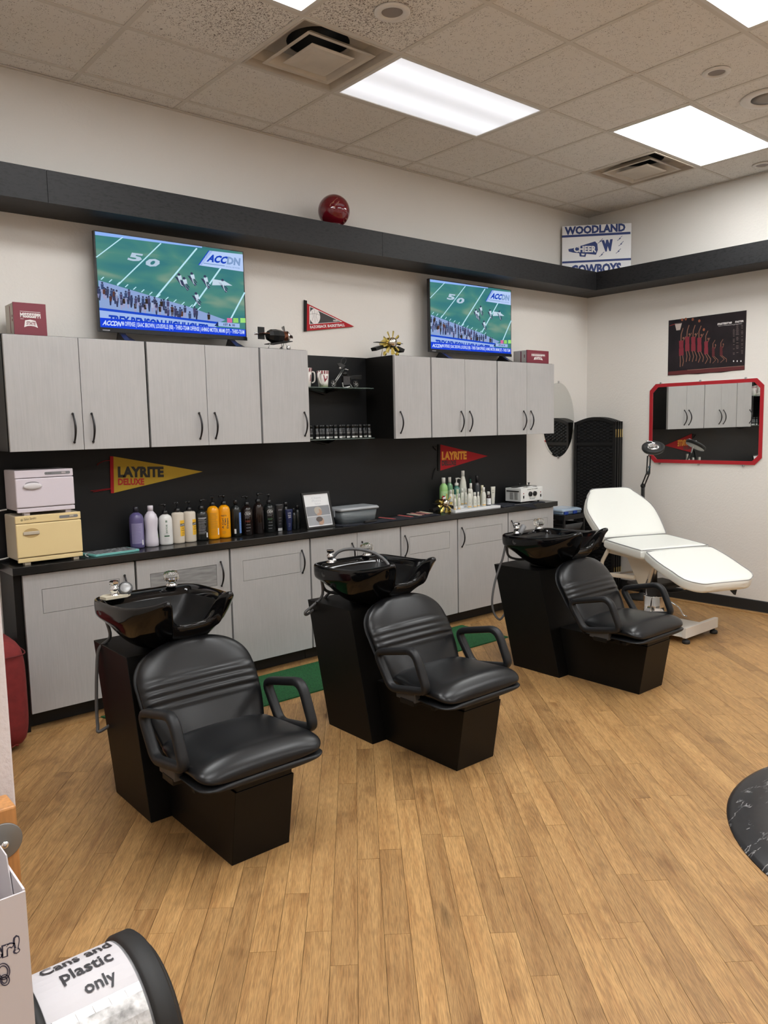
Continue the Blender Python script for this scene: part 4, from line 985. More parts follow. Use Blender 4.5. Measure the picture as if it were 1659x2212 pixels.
p_ = at(846, 766, 1, -.24); radial_plane((p_.x, -.20, 2.0985), 'brass model plane with fan of blades, on the right wall cabinets', 1.12, None)
def tri_ball():
    m, t, b = nt('red_white_blue_enamel'); tc = t.nodes.new('ShaderNodeTexCoord'); n = t.nodes.new('ShaderNodeTexVoronoi'); n.inputs['Scale'].default_value = 60; t.links.new(tc.outputs['Object'], n.inputs[0])
    r = t.nodes.new('ShaderNodeValToRGB'); r.color_ramp.interpolation = 'CONSTANT'; e = r.color_ramp.elements; e[0].color = (.02, .03, .09, 1); e[1].position = .35; e[1].color = (.7, .7, .7, 1); q = e.new(.7); q.color = (.5, .02, .03, 1)
    s = t.nodes.new('ShaderNodeSeparateColor'); t.links.new(n.outputs['Color'], s.inputs[0]); t.links.new(s.outputs[0], r.inputs[0]); t.links.new(r.outputs[0], b.inputs['Base Color']); b.inputs['Roughness'].default_value = .15; return m
p_ = at(950, 1104, 1, -.2); radial_plane((2.625, -.215, ZC), 'brass model plane with a red, white and blue ball, on the worktop', .98, tri_ball())
# open-cockpit plane seen from the side, on the left cabinets
p_ = at(604, 752, 1, -.24); c = Vector((p_.x, -.22, 2.0985))
t = thing('model_plane', 'copper and black model airplane in side view, on the left wall cabinets', 'model plane', c)
A = c+Vector((0, 0, .088)); yt = Matrix.Rotation(PI/2, 3, 'Y')
build('fuselage', MB().lathe([(.012, -.085), (.03, -.075), (.042, -.05), (.045, -.01), (.040, .03), (.030, .042)], A, 8, tilt=yt, smooth=False), blk, t)
build('engine', MB().lathe([(.030, .03), (.036, .034), (.036, .058), (.028, .062)], A, 10, tilt=yt, smooth=False), copper, t)
build('cowl', MB().lathe([(.038, .060), (.040, .068), (.030, .082), (.014, .088), (.001, .09)], A, 20, tilt=yt), M['chrome'], t)
build('nose_cap', MB().sphere(A+Vector((.094, 0, 0)), .009, 12, 8), blk, t)
build('propeller', prop(MB(), A+Vector((.064, 0, 0)), (1, 0, 0), 3, .03, .078, .011, .6, .35), M['steel'], t)
build('tail_fin', MB().box(A.x-.145, A.x-.098, A.y-.003, A.y+.003, A.z-.025, A.z+.052), blk, t)
build('tail_plane', MB().box(A.x-.14, A.x-.09, A.y-.055, A.y+.055, A.z+.008, A.z+.011), copper, t)
build('tail_rod', MB().sweep([A+Vector((-.17, 0, .012)), A+Vector((-.08, 0, .005))], .003, 6), M['steel'], t)
build('wing', MB().box(A.x-.04, A.x+.03, A.y-.13, A.y+.10, A.z-.045, A.z-.041), blk, t)
lg = MB()
for sy in (-1, 1): lg.sweep([A+Vector((.04, sy*.02, -.035)), c+Vector((.055, sy*.035, .012))], .0025, 6)
lg.sweep([A+Vector((-.05, 0, -.03)), c+Vector((-.075, 0, .0))+Vector((0, 0, .002))], .0025, 6)
build('struts', lg, M['steel'], t)
for sy in (-1, 1): build('wheel', MB().lathe([(.006, -.005), (.013, -.005), (.014, 0), (.013, .005), (.006, .005)], c+Vector((.055, sy*.04, .0145)), 14, axis=1), M['steel'], t)

# ================================================================== OPEN SHELVES
def shelf(z, label):
    t = thing('glass_shelf', label, 'shelf', (1.68, -.11, z-.006))
    R_ = fillet([(1.325, -.008, z-.006), (1.325, -.215, z-.006), (1.985, -.215, z-.006), (2.0, -.008, z-.006)], [.01, .01, .06, .01], 5)
    build('pane', MB().prism(R_, (0, 0, .006)), mat('green_edge_glass', (.55, .72, .66), .05, trans=.85), t)
    build('bracket', MB().prism([(1.50, -.008, z-.0065), (1.66, -.008, z-.045), (1.82, -.008, z-.0065)], (0, -.03, 0)).prism([(1.52, -.038, z-.0065), (1.66, -.038, z-.0075), (1.80, -.038, z-.0065), (1.66, -.15, z-.0065), (1.66, -.05, z-.035)], (0, 0, -.001)), M['black_lam'], t)
    return z
zs1 = at(811, 838.5, 1, -.19).z; zs2 = 1.5155
shelf(zs1, 'upper glass shelf holding the mugs and model motorcycle'); shelf(zs2, 'lower glass shelf holding rows of small black tubes')
rr = random.Random(11)
jp = [(272, 1, 'b'), (385, 0, 'f'), (455, 1, 'b'), (505, 1, 'b'), (545, 1, 's'), (582, 0, 'f'), (640, 1, 'b'), (690, 1, 's'), (733, 0, 'f'), (790, 1, 's'), (826, 0, 'f'), (868, 1, 's'), (905, 1, 's'), (967, 0, 'f'), (1025, 1, 's'), (1065, 0, 'f'), (1112, 1, 's'), (1140, 1, 's'), (1203, 0, 'f'), (1285, 1, 's'), (1315, 1, 's'), (1372, 0, 'f')]
jar0 = None; JN = {}
tubew = flat('tube_white', (.62, .62, .60)); tubel = flat('tube_print', (.13, .13, .13))
zs = zs2+.0005
order = ['leftmost', 'second', 'third', 'fourth', 'fifth', 'sixth', 'seventh', 'eighth', 'ninth', 'tenth', 'eleventh', 'twelfth', 'thirteenth', 'fourteenth', 'fifteenth']
cnt = {0: 0, 1: 0}
for a, back, kd in jp:
    y = -.165 if not back else -.10
    x = at(640+a*.11453, 945, 1, y).x; 
    row = 'back' if back else 'front'; k = cnt[back]; cnt[back] += 1
    lb = '%s small black tube from the left in the %s row, lower glass shelf' % (order[k] if k else 'first', row)
    if jar0 is None:
        jar0 = thing('hair_product_tube', lb, 'tube', (x, y, zs), 'small black tubes on the lower shelf')
        cx, cy = x, y; build('body', MB().lathe([(.0145, zs), (.0155, zs+.002), (.0155, zs+.072), (.013, zs+.074)], (x, y, 0), 16), mat('tube_black', (.008, .008, .009), .3), jar0)
        build('cap', MB().lathe([(.0150, zs+.074), (.0150, zs+.094), (.013, zs+.096), (.001, zs+.096)], (x, y, 0), 16), mat('tube_cap', (.006, .006, .006), .4), jar0)
        cm = lambda s_, t_, h: Vector((cx+math.sin(s_)*(.0155+h), cy-math.cos(s_)*(.0155+h), zs+t_))
        P = Print(cm)
        for q in range(10):
            a0, a1 = -.9+q*.22, -.9+(q+1)*.22; P.poly(tubew, [(a0, .004), (a1, .004), (a1, .016), (a0, .016)], False)
            P.poly(tubel, [(a0, .034), (a1, .034), (a1, .046), (a0, .046)], False); P.line(tubel, [(a0, .054), (a1, .054)], .002, False)
        P.done('label_print', jar0)
    else: dup(jar0, (x, y, zs), lb)
# mugs
def mug(c, label, hdl, r=.043, h=.115, body=None):
    t = thing('mug', label, 'mug', c); c = Vector(c); wm = mat('mug_white', (.74, .70, .66), .2)
    build('cup', MB().lathe([(.030, 0), (.033, .002), (.037, .04), (r, h), (r-.004, h), (.034, .04), (.03, .008), (.001, .006)], c, 28), wm, t)
    build('handle', MB().sweep(smoothpath([c+Vector(q) for q in hdl], 6), .006, 10, rx=.008, ry=.005), wm, t)
    cm = lambda s_, t_, hh: c+Vector((math.sin(s_-.5)*(.0335+(r-.0335)*t_/h+hh+.0015), -math.cos(s_-.5)*(.0335+(r-.0335)*t_/h+hh+.0015), t_))
    P = Print(cm, .0002, .0006); rd = flat('mug_maroon', (.22, .02, .035))
    for k in range(9): P.poly(rd, [(-1.6+k*.42, h*.80), (-1.6+k*.42+.2, h*.80), (-1.6+k*.42+.2, h*.99), (-1.6+k*.42, h*.99)], False)
    P.h += .0002
    return t, P, rd
p_ = at(698, 835, 1, -.12); t, P, rd = mug((p_.x, -.12, zs1+.0005), 'white mug with maroon pennant print and grass, on the upper glass shelf', [(-.036, -.02, .095), (-.065, -.045, .10), (-.078, -.055, .07), (-.060, -.045, .035), (-.032, -.025, .02)])
P.poly(rd, [(-.05, .085), (.75, .078), (.75, .062), (.2, .035)], False); P.h += .0002; P.text(iw, 'STATE', ((.2, .062), (.6, .062), (.2, .074)), .02, False)
rr = random.Random(4)
for k in range(26): a = -.9+k*.075; P.poly(flat('grass_green', (.14, .20, .04)), [(a, .003), (a+.06, .003), (a+.03+rr.uniform(-.05, .05), rr.uniform(.016, .034))], False)
P.done('print', t)
p_ = at(667, 830, 1, -.15); t, P, rd = mug((p_.x, -.115, zs1+.0005), 'white and maroon mug half hidden by the grey cabinet door', [(.036, -.02, .105), (.05, -.03, .10), (.055, -.03, .07), (.05, -.03, .04), (.036, -.02, .03)], .045, .13)
P.poly(rd, [(-.3, .04), (.9, .04), (.9, .085), (-.3, .085)], False); P.done('print', t)
# motorcycle model
p0 = at(640+700*.11453, 740+822*.11453, 1, -.12)
mc = Vector((p0.x, -.12, zs1+.0005)); S_ = at(740, 830, 1, -.12).x-at(640+0*1, 830, 1, -.12).x; S_ = S_/100*.11453   # metres per close-up pixel
t = thing('model_motorcycle', 'black metal model motorcycle beside the mug on the upper glass shelf', 'model motorcycle', mc)
def mp_(a, b, y=0): return mc+Vector(((a-700)*S_, y, (822-b)*S_))
rad = .029
for nm, a in (('front', 700), ('rear', 1145)):
    wc = mc+Vector(((a-700)*S_, 0, rad)); R_ = [wc+Vector((math.cos(2*PI*k/28)*(rad-.005), 0, math.sin(2*PI*k/28)*(rad-.005))) for k in range(28)]
    w_ = build('wheel', MB().sweep(R_, .005, 8, closed=True, up=(0, 1, 0)), blk, t)
    sp = MB().lathe([(.006, -.006), (.006, .006)], wc, 12, axis=1)
    for k in range(5): a_ = 2*PI*k/5+.3; sp.sweep([wc, wc+Vector((math.cos(a_)*(rad-.007), 0, math.sin(a_)*(rad-.007)))], .0022, 6)
    sp.sweep([wc+Vector((math.cos(2*PI*k/24)*(rad-.010), 0, math.sin(2*PI*k/24)*(rad-.010))) for k in range(24)], .0012, 6, closed=True, up=(0, 1, 0))
    build('spokes', sp, M['steel'], w_)
fk = MB(); 
for sy in (-.010, .010): fk.sweep([mp_(715, 755, sy), mp_(885, 550, sy)], .0032, 8)
build('fork', fk, M['steel'], t)
build('handlebar', MB().sweep(smoothpath([mp_(940, 545, -.035), mp_(905, 530, -.022), mp_(890, 545, 0), mp_(905, 530, .022), mp_(940, 545, .035)], 4), .0028, 8), M['chrome'], t)
build('headlight', MB().sphere(mp_(838, 515), .009, 14, 10), M['steel'], t)
build('tank', MB().sphere(mp_(930, 600), .02, 16, 10, (1.25, .6, .7)), blk, t)
build('engine', MB().box(*[v for v in (mp_(880, 0).x, mp_(1010, 0).x, -.132, -.108, mp_(0, 770).z, mp_(0, 640).z)]).cyl(mp_(915, 685, -.014), mp_(915, 685, .014), .010, 12).cyl(mp_(985, 680, -.014), mp_(985, 680, .014), .010, 12), mat('dark_steel', (.08, .08, .085), .3, .9), t)
build('exhaust', MB().sweep(smoothpath([mp_(850, 740, -.016), mp_(870, 810, -.016), mp_(910, 815, -.016), mp_(1000, 795, -.016)], 5), [.005]*16, 8), M['steel'], t)
build('seat', MB().prism([mp_(1000, 640, -.012), mp_(1080, 620, -.012), mp_(1250, 615, -.012), mp_(1240, 690, -.012), mp_(1100, 680, -.012), mp_(1030, 690, -.012)], (0, .024, 0)), blk, t, bevel=.002)
build('kickstand', MB().sweep([mp_(1010, 750, -.012), mp_(1045, 826, -.022)], .0018, 6), M['steel'], t)
build('frame', MB().sweep([mp_(880, 560), mp_(900, 760), mp_(1010, 770), mp_(1140, 760), mp_(1040, 640), mp_(890, 590)], .003, 6), blk, t)
dkm = mat('dull_grey_metal', (.035, .035, .036), .5, .3)
build('windshield', MB().prism([mp_(805, 445, .01), mp_(870, 428, .01), mp_(965, 465, .01), mp_(930, 500, .01), mp_(880, 535, .01)], (0, .003, 0)).sweep(smoothpath([mp_(880, 440, .012), mp_(890, 385, .012), mp_(930, 350, .012), mp_(975, 360, .012), mp_(980, 400, .012), mp_(935, 455, .012)], 5), .0028, 6), dkm, t)

# ================================================================== ON THE WORKTOP
def towel_warmer(x0, x1, y0, z0, h, label, c1, c2, panel_txt, hole):
    t = thing('towel_warmer', label, 'towel warmer', ((x0+x1)/2, (y0-.01)/2, z0))
    side = mat('warmer_side'+c1, c1, .45); face = mat('warmer_face'+c2, c2, .3)
    build('body', MB().box(x0+.004, x1-.003, y0+.012, -.045, z0+.024, z0+h), side, t, bevel=.006)
    build('control_fascia', MB().box(x0, x1, y0-.002, y0+.012, z0+h-.040, z0+h), face, t, bevel=.004)
    d = build('door', MB().box(x0, x1, y0-.006, y0+.010, z0+.042, z0+h-.043), face, t, bevel=.005)
    build('base_strip', MB().box(x0+.002, x1-.001, y0-.003, y0+.014, z0+.016, z0+.038), face, t, bevel=.003)
    hx = x0+(.075 if hole else .082)
    if hole:
        build('grip_recess', MB().lathe([(.030, 0), (.028, .001), (.001, .0012)], (hx, y0-.0072, z0+h-.088), 24, axis=1, sx=.85, sy=1.5) if False else MB().prism([(hx+.041*math.cos(a), y0-.0062, z0+h-.092+.025*math.sin(a)) for a in [2*PI*k/24 for k in range(24)]], (0, -.0008, 0)), mat('recess_tan', (.48, .33, .14), .4), d)
        build('grip_bar', MB().box(hx-.042, hx+.040, y0-.012, y0-.006, z0+h-.101, z0+h-.083), side, d, bevel=.003)
    else:
        build('grip_recess', MB().prism([(hx+.036*math.cos(a), y0-.0062, z0+h-.072+.013*math.sin(a)) for a in [2*PI*k/24 for k in range(24)]], (0, -.0008, 0)), mat('recess_grey', (.30, .28, .30), .4), d)
        S = [((hx-.046+.092*k/10, y0-.010, z0+h-.084), (0, 0, 1), (0, -1, 0), max(.004, .018*math.sqrt(max(0, 1-((k-5)/5.2)**2))), .007, 0) for k in range(11)]
        build('grip_bar', pad(MB(), S, 16, 2.2, 2.2), mat('warmer_grip', (.66, .63, .64), .25), d)
    sx0 = x0+(x1-x0)*(.66 if hole else .50)
    build('switch_plate', MB().prism(fillet([(sx0, y0-.0022, z0+h-.028), (x1-.016, y0-.0022, z0+h-.028), (x1-.016, y0-.0022, z0+h-.013), (sx0, y0-.0022, z0+h-.013)], .007, 4), (0, -.0012, 0)), mat('switch_grey', (.2, .2, .21), .5), t)
    build('rocker', MB().box(x1-.062, x1-.040, y0-.006, y0-.0032, z0+h-.024, z0+h-.016), side, t, bevel=.001)
    for fx in (x0+.035, x1-.05):
        build('foot', MB().box(fx, fx+.03, y0+.006, y0+.045, z0, z0+.017), side, t, bevel=.002); 
    P = Print(yplane(y0-.0025))
    if panel_txt:
        P.text(flat('ink_brown', (.05, .04, .03)), panel_txt, ((x0+.043, z0+h-.028), (x0+.105, z0+h-.024), (x0+.043, z0+h-.012)), .0, False); P.disc(flat('ink_brown', 0), x0+.032, z0+h-.021, .006, .006, 14); P.disc(face, x0+.032, z0+h-.021, .0045, .0045, 14); P.disc(flat('ink_brown', 0), x0+.032, z0+h-.021, .0025, .0025, 10)
    else: P.h += .002; P.text(flat('ink_brown', (.05, .04, .03)), 'UV  WARM', ((sx0+.006, z0+h-.023), (sx0+.036, z0+h-.022), (sx0+.006, z0+h-.018)), 0)
    P.done('lettering', t)
    return t
towel_warmer(-.515, -.178, -.262, ZC, .262, 'cream towel warmer standing on the worktop, lower of the two', '#bfb4a0', '#e6cf9a', 'Salon Sundry', True)
towel_warmer(-.502, -.205, -.262, ZC+.2625, .237, 'white towel warmer stacked on top of the cream one', '#bcb3b6', '#d9d0d8', None, False)
cdm = mat('white_cord', (.6, .58, .56), .4)
for k, (lb, q) in enumerate((('white power cord behind the upper towel warmer', [(-.50, -.06, 1.19), (-.54, -.06, 1.185), (-.575, -.045, 1.17), (-.60, -.02, 1.13)]), ('white power cord behind the lower towel warmer', [(-.51, -.07, .93), (-.54, -.07, .925), (-.57, -.05, .92), (-.60, -.03, .912)]))):
    o = build('power_cord', MB().sweep(smoothpath(q, 5), .004, 8), cdm); setp(o, lb, 'cord')
# drawing tablet / case
t = thing('tablet', 'thin teal edged tablet case lying beside the towel warmers', 'tablet', (.03, -.17, ZC))
c0 = [at(183, 1190, 2, ZC+.01), at(215, 1197, 2, ZC+.01), at(305, 1184, 2, ZC+.01), at(275, 1175, 2, ZC+.01)]
c0 = [Vector((-.155, -.115, ZC)), Vector((-.115, -.265, ZC)), Vector((.155, -.245, ZC)), Vector((.135, -.10, ZC))]
ro_ = fillet(c0, .014, 4)
build('case', MB().prism([p+Vector((0, 0, .0006)) for p in ro_], (0, 0, .012)), mat('teal_plastic', (.16, .46, .43), .3), t, bevel=.002)
cc = sum(c0, Vector())/4; ri_ = [cc+(p-cc)*.90+Vector((0, 0, .0128)) for p in ro_]
build('screen', MB().prism(ri_, (0, 0, .0015)), mat('tablet_grey', (.24, .25, .26), .2, var=.5, scale=50), t)
build('stylus_loop', MB().sweep(smoothpath([(-.13, -.20, ZC+.012), (-.15, -.22, ZC+.016), (-.155, -.24, ZC+.008), (-.145, -.25, ZC+.005)], 4), .003, 6), mat('tablet_clip', (.5, .5, .5), .3), t)

def pump(mb, c, z, s=1, d=(1, 0)):
    x, y = c; mb.lathe([(.016*s, z), (.017*s, z+.004), (.017*s, z+.020*s), (.010*s, z+.024*s), (.0045*s, z+.026*s), (.0045*s, z+.052*s)], (x, y, 0), 16)
    p = Vector((x, y, z+.052*s)); D = Vector((d[0], d[1], 0)).normalized()
    mb.sweep([p+Vector((0, 0, -.004)), p+Vector((0, 0, .010*s))], .009*s, 10); mb.sweep([p-D*.006*s+Vector((0, 0, .006*s)), p+D*.018*s+Vector((0, 0, .008*s)), p+D*.036*s+Vector((0, 0, .003*s))], [.006*s, .0055*s, .004*s], 8)
def bottle(x, y, prof, label, bm, cap=None, capm=None, deco=None, z=ZC, sx=1, sy=1, group=None, ang=0, d=(1, -.3), name='bottle', cat='bottle'):
    z += .0006
    t = thing(name, label, cat, (x, y, z), group)
    build('body', MB().lathe([(r_, z+h_) for r_, h_ in prof], (x, y, 0), 24, sx=sx, sy=sy), bm, t)
    top = prof[-1][1]; rt = prof[-1][0]
    if cap == 'pump': mb = MB(); pump(mb, (x, y), z+top-.004, 1, d); build('pump', mb, capm, t)
    elif cap: mb = MB().lathe([(cap[0], z+top-.003), (cap[0], z+top+cap[1]-.002), (cap[0]*.85, z+top+cap[1]), (.001, z+top+cap[1])], (x, y, 0), 18); build('cap', mb, capm, t)
    if deco:
        def rad_at(h_):
            for (ra, ha), (rb, hb) in zip(prof, prof[1:]):
                if ha <= h_ <= hb and hb > ha: return ra+(rb-ra)*(h_-ha)/(hb-ha)
            return prof[1][0]
        def cm(s_, t_, hh):   # s in metres round the body, t height
            r_ = rad_at(t_)+hh+.0002; a = s_/rad_at(t_)+ang-(.30 if group is None else .85); return Vector((x+math.sin(a)*r_*sx, y-math.cos(a)*r_*sy, z+t_))
        P = Print(cm, .0002, .0002); deco(P); P.done('label_print', t)
    return t
def patch(P, m_, s0, s1, t0, t1, n=8):
    for k in range(n):
        a = s0+(s1-s0)*k/n; b = s0+(s1-s0)*(k+1)/n; P.poly(m_, [(a, t0), (b, t0), (b, t1), (a, t1)], False)
    P.h += P.step
def lines(P, m_, s0, s1, t0, t1, n, w_=.0014, seed=1):
    rr = random.Random(seed)
    for k in range(n):
        t_ = t0+(t1-t0)*k/max(1, n-1); e = s0+(s1-s0)*rr.uniform(.75, 1); q = s0
        while q < e-1e-6: q2 = min(q+.008, e); P.line(m_, [(q, t_), (q2, t_)], w_, False); q = q2
BY = -.112
big = [(.036, 0), (.041, .003), (.042, .012), (.042, .165), (.040, .182), (.034, .197), (.022, .207), (.014, .211), (.013, .216)]
squ = [(.034, 0), (.037, .003), (.038, .01), (.038, .178), (.036, .185), (.030, .189), (.014, .191), (.013, .196)]
wst = [(.036, 0), (.040, .004), (.041, .03), (.037, .08), (.036, .10), (.040, .14), (.041, .165), (.034, .19), (.020, .208), (.015, .213), (.015, .218)]
pw_ = flat('print_grey', (.40, .40, .44)); pk = flat('print_black', (.02, .02, .02)); pwh = flat('print_white', (.7, .7, .7)); pye = flat('label_yellow', (.80, .46, .03)); pgr = flat('label_green', (.03, .10, .05))
blkp = mat('pump_black', (.006, .006, .007), .3)
C_ = lambda n, c, r=.28: mat(n, c, r)
bottle(.196, BY, big, 'purple shampoo bottle, first of the row by the tablet', C_('purple_plastic', '#5b5480'), (.0145, .03), C_('cap_dark', (.015, .014, .022)), lambda P: (patch(P, flat('purple_pale', '#8983a6'), -.036, .036, .03, .150), lines(P, flat('purple_ink', '#6b6490'), -.032, .024, .04, .14, 16), patch(P, pwh, .026, .036, .02, .05, 2)), ang=.0)
bottle(.286, BY, wst, 'white waisted conditioner bottle with a white cap', C_('white_pearl', '#d6d0da', .22), (.017, .028), C_('white_pearl', 0), lambda P: (patch(P, flat('leaf_green', (.2, .4, .05)), .034, .046, .05, .075, 2), lines(P, pw_, .03, .045, .02, .12, 12)), ang=.3)
bottle(.378, BY, [(r_*.98, h_*.88) for r_, h_ in big], 'white pump bottle with a green bar on its label', C_('white_gloss', '#dcdcda', .2), 'pump', blkp, lambda P: (P.text(pgr, 'BIOLAGE', ((.002, .115), (.002, .085), (.009, .115)), .02, False) if False else P.text(pgr, 'BIOLAGE', ((-.002, .125), (-.002, .072), (.008, .125)), .02, False), patch(P, pgr, -.013, .018, .052, .060, 4), lines(P, pw_, -.015, .018, .066, .070, 2), lines(P, pw_, -.014, .018, .024, .044, 4), P.text(pgr, '8', ((-.004, .138), (.008, .138), (-.004, .152)), .02)), ang=-.05, d=(-1, .1))
for k, (x, lb) in enumerate(((.459, 'cream pump bottle with a yellow label, left of its twin'), (.537, 'cream pump bottle with a yellow label, right of its twin'))):
    bottle(x, BY, squ, lb, C_('cream_plastic_gloss', '#cfc5b6', .25), 'pump', blkp, lambda P: (patch(P, pye, .002, .045, .045, .142), patch(P, pk, .002, .043, .105, .122), P.text(pwh, 'LAYRITE', ((.005, .108), (.040, .108), (.005, .119)), .02, False), P.text(pk, 'Daily', ((.012, .088), (.034, .088), (.012, .098)), .01, False), P.text(pk, 'Shampoo', ((.008, .075), (.038, .075), (.008, .085)), .01, False), lines(P, pk, .012, .034, .05, .066, 3)), ang=.15+.1*k, d=(-.6, -.3))
bottle(.619, BY, [(r_*.95, h_*.92) for r_, h_ in big], 'black pump bottle with fine white print, left of the yellow bottles', C_('black_plastic_a', (.008, .010, .010), .25), 'pump', blkp, lambda P: (lines(P, pw_, -.028, .024, .045, .14, 15, .0016), patch(P, pw_, -.028, .024, .141, .146), patch(P, pwh, .022, .032, .02, .05, 2)), ang=.0, d=(1, -.2))
bottle(.699, BY, [(r_*.92, h_) for r_, h_ in big], 'yellow pump bottle seen from its back label', C_('yellow_plastic', '#e59a0a', .25), 'pump', blkp, lambda P: (lines(P, flat('yellow_ink', (.30, .15, .01)), -.026, .026, .07, .165, 16, .0018), lines(P, flat('yellow_ink', 0), -.026, .026, .03, .06, 5, .0014), patch(P, pwh, .022, .032, .028, .07, 2)), ang=.0, d=(-.5, -.5))
bottle(.778, BY, [(r_*.92, h_) for r_, h_ in big], 'yellow pump bottle reading matrix A Curl Can Dream', C_('yellow_plastic', 0), 'pump', blkp, lambda P: (P.text(pk, 'matrix', ((-.025, .140), (.012, .140), (-.025, .152)), .01, False), P.text(pk, 'A Curl', ((-.008, .062), (-.008, .128), (-.020, .062)), .03, False), P.text(pk, 'Can', ((.007, .083), (.007, .128), (-.005, .083)), .03, False), P.text(pk, 'Dream', ((.023, .062), (.023, .128), (.010, .062)), .03, False), lines(P, flat('yellow_ink', 0), -.02, .006, .03, .045, 4)), ang=-.1, d=(-1, -.1))
bottle(.862, BY, [(.030, 0), (.034, .003), (.034, .17), (.028, .19), (.013, .20), (.012, .205)], 'black bottle with a blue side label and flat cap', C_('black_plastic_a', 0), (.013, .03), blkp, lambda P: (patch(P, flat('label_blue', (.09, .20, .50)), .008, .03, .02, .155, 3), lines(P, pwh, .011, .026, .03, .15, 12, .001), patch(P, pwh, -.026, -.014, .02, .05, 2)), ang=.2)
crew = lambda acc: (lambda P: (P.text(pwh, 'AMERICAN', ((-.012, .152), (.016, .152), (-.012, .157)), .0, False), P.text(pwh, 'CREW', ((-.018, .132), (.022, .132), (-.018, .150)), .0, False), lines(P, acc, -.016, .02, .088, .096, 3), lines(P, pw_, -.016, .02, .115, .125, 2), lines(P, pw_, -.012, .018, .03, .07, 3)))
brn = C_('black_brown_plastic', (.012, .007, .006), .15)
bot8 = [(.034, 0), (.037, .003), (.037, .155), (.034, .172), (.026, .185), (.014, .192), (.013, .198)]
bottle(.945, BY, bot8, 'dark pump bottle reading American CREW with red lines', brn, 'pump', blkp, crew(flat('ink_rust', (.25, .04, .02))), ang=-.12, d=(-1, 0))
bottle(1.030, BY, [(r_*.92, h_*1.06) for r_, h_ in bot8], 'dark pump bottle turned to its side, between two CREW bottles', brn, 'pump', blkp, lambda P: lines(P, pw_, .02, .03, .03, .15, 14), ang=.3, d=(1, -.3))
bottle(1.114, BY, bot8, 'dark pump bottle reading American CREW with green lines', C_('black_plastic_a', 0), 'pump', blkp, crew(flat('ink_green2', (.05, .14, .06))), ang=-.12, d=(-.4, -.3))
tub = lambda w0, w1, h: [(w0, 0), (w0, .02), (w0*.98, .022), (w1, h-.002), (w1*.9, h)]
bottle(1.196, BY, [(.018, 0), (.020, .002), (.020, .022), (.021, .024), (.034, .175), (.034, .182)], 'charcoal squeeze tube with a silver cap beside the navy tube', C_('charcoal_tube', (.018, .018, .02), .3), None, None, lambda P: (patch(P, flat('silver_ink', (.45, .45, .45)), -.018, .018, .002, .02, 6), P.text(pw_, 'STMNT', ((-.01, .14), (.02, .14), (-.01, .149)), 0, False), lines(P, pw_, -.008, .014, .05, .09, 3)), sy=.55, name='squeeze_tube', cat='tube')
bottle(1.246, -.15, [(.017, 0), (.019, .002), (.019, .020), (.020, .022), (.028, .140), (.028, .145)], 'navy squeeze tube in front of the charcoal one', C_('navy_tube', (.015, .022, .075), .3), None, None, lambda P: (P.text(pwh, 'only', ((-.01, .115), (.014, .115), (-.01, .126)), 0, False), P.text(pwh, 'bare', ((-.008, .10), (.014, .10), (-.008, .112)), 0, False), P.text(pwh, 'gum', ((-.005, .086), (.014, .086), (-.005, .096)), 0, False), lines(P, pw_, -.006, .01, .03, .05, 3)), sy=.55, name='squeeze_tube', cat='tube')
bottle(1.262, -.085, [(.02, 0), (.022, .002), (.022, .14), (.015, .155), (.014, .16)], 'black flat-capped bottle behind the navy tube', C_('black_plastic_a', 0), (.0145, .03), blkp)
bottle(1.300, -.125, [(.016, 0), (.018, .002), (.018, .10), (.012, .115), (.009, .118)], 'slim black bottle left of the picture frame', C_('black_plastic_a', 0), (.010, .03), blkp)
bottle(1.338, -.115, [(.018, 0), (.020, .002), (.020, .115), (.013, .13), (.011, .135)], 'slim black bottle tucked behind the picture frame', C_('black_plastic_a', 0), (.011, .03), blkp)
# picture frame, leaning back
fl = at(643, 1138, 2, ZC+.004); frr = at(711, 1133, 2, ZC+.004)
B0 = Vector((1.352, -.205, ZC+.001)); B1 = Vector((1.588, -.200, ZC+.001)); U = (B1-B0); fw = U.length; U.normalize(); V = Vector((0, .26, 1)).normalized(); fh = .252
t = thing('picture_frame', 'black photo frame showing two haircut pictures, leaning on the worktop', 'picture frame', tuple((B0+B1)/2))
N_ = U.cross(V).normalized(); O = B0-U*0
def q4(a, b, c, d, n0, n1):   # box in frame coordinates
    P_ = lambda s_, t_, h: O+U*s_+V*t_+N_*h
    return [P_(a, c, n0), P_(b, c, n0), P_(b, c, n1), P_(a, c, n1), P_(a, d, n0), P_(b, d, n0), P_(b, d, n1), P_(a, d, n1)]
fm = MB(); e = .013
for bx in ((0, fw, 0, e), (0, fw, fh-e, fh), (0, e, e, fh-e), (fw-e, fw, e, fh-e)): fm.hexa(q4(*bx, -.006, .008))
build('frame', fm, mat('frame_black', (.01, .01, .01), .3), t)
build('backing', MB().hexa(q4(e, fw-e, e, fh-e, -.004, .002)), flat('paper_white', (.74, .75, .76)), t)
P = Print(planemap(O+N_*.002, U, V)); gk = flat('photo_grey', (.23, .24, .26)); gk2 = flat('photo_grey2', (.36, .37, .39)); hair = flat('photo_hair', (.42, .38, .33)); sk = flat('photo_skin', (.42, .27, .19)); dh = flat('photo_dark_hair', (.10, .08, .07))
P.text(flat('soft_grey_ink', (.5, .52, .55)), 'Client', ((.08, .205), (.16, .205), (.08, .22)), 0, False); P.text(flat('soft_grey_ink', 0), 'Photos', ((.08, .184), (.155, .184), (.08, .199)), 0, False); P.text(flat('soft_grey_ink', 0), 'Salon', ((.10, .163), (.15, .163), (.10, .178)), 0)
P.poly(gk, [(.02, .087), (fw-.02, .087), (fw-.02, .155), (.02, .155)], False); P.poly(gk2, [(.02, .022), (fw-.02, .022), (fw-.02, .083), (.02, .083)])
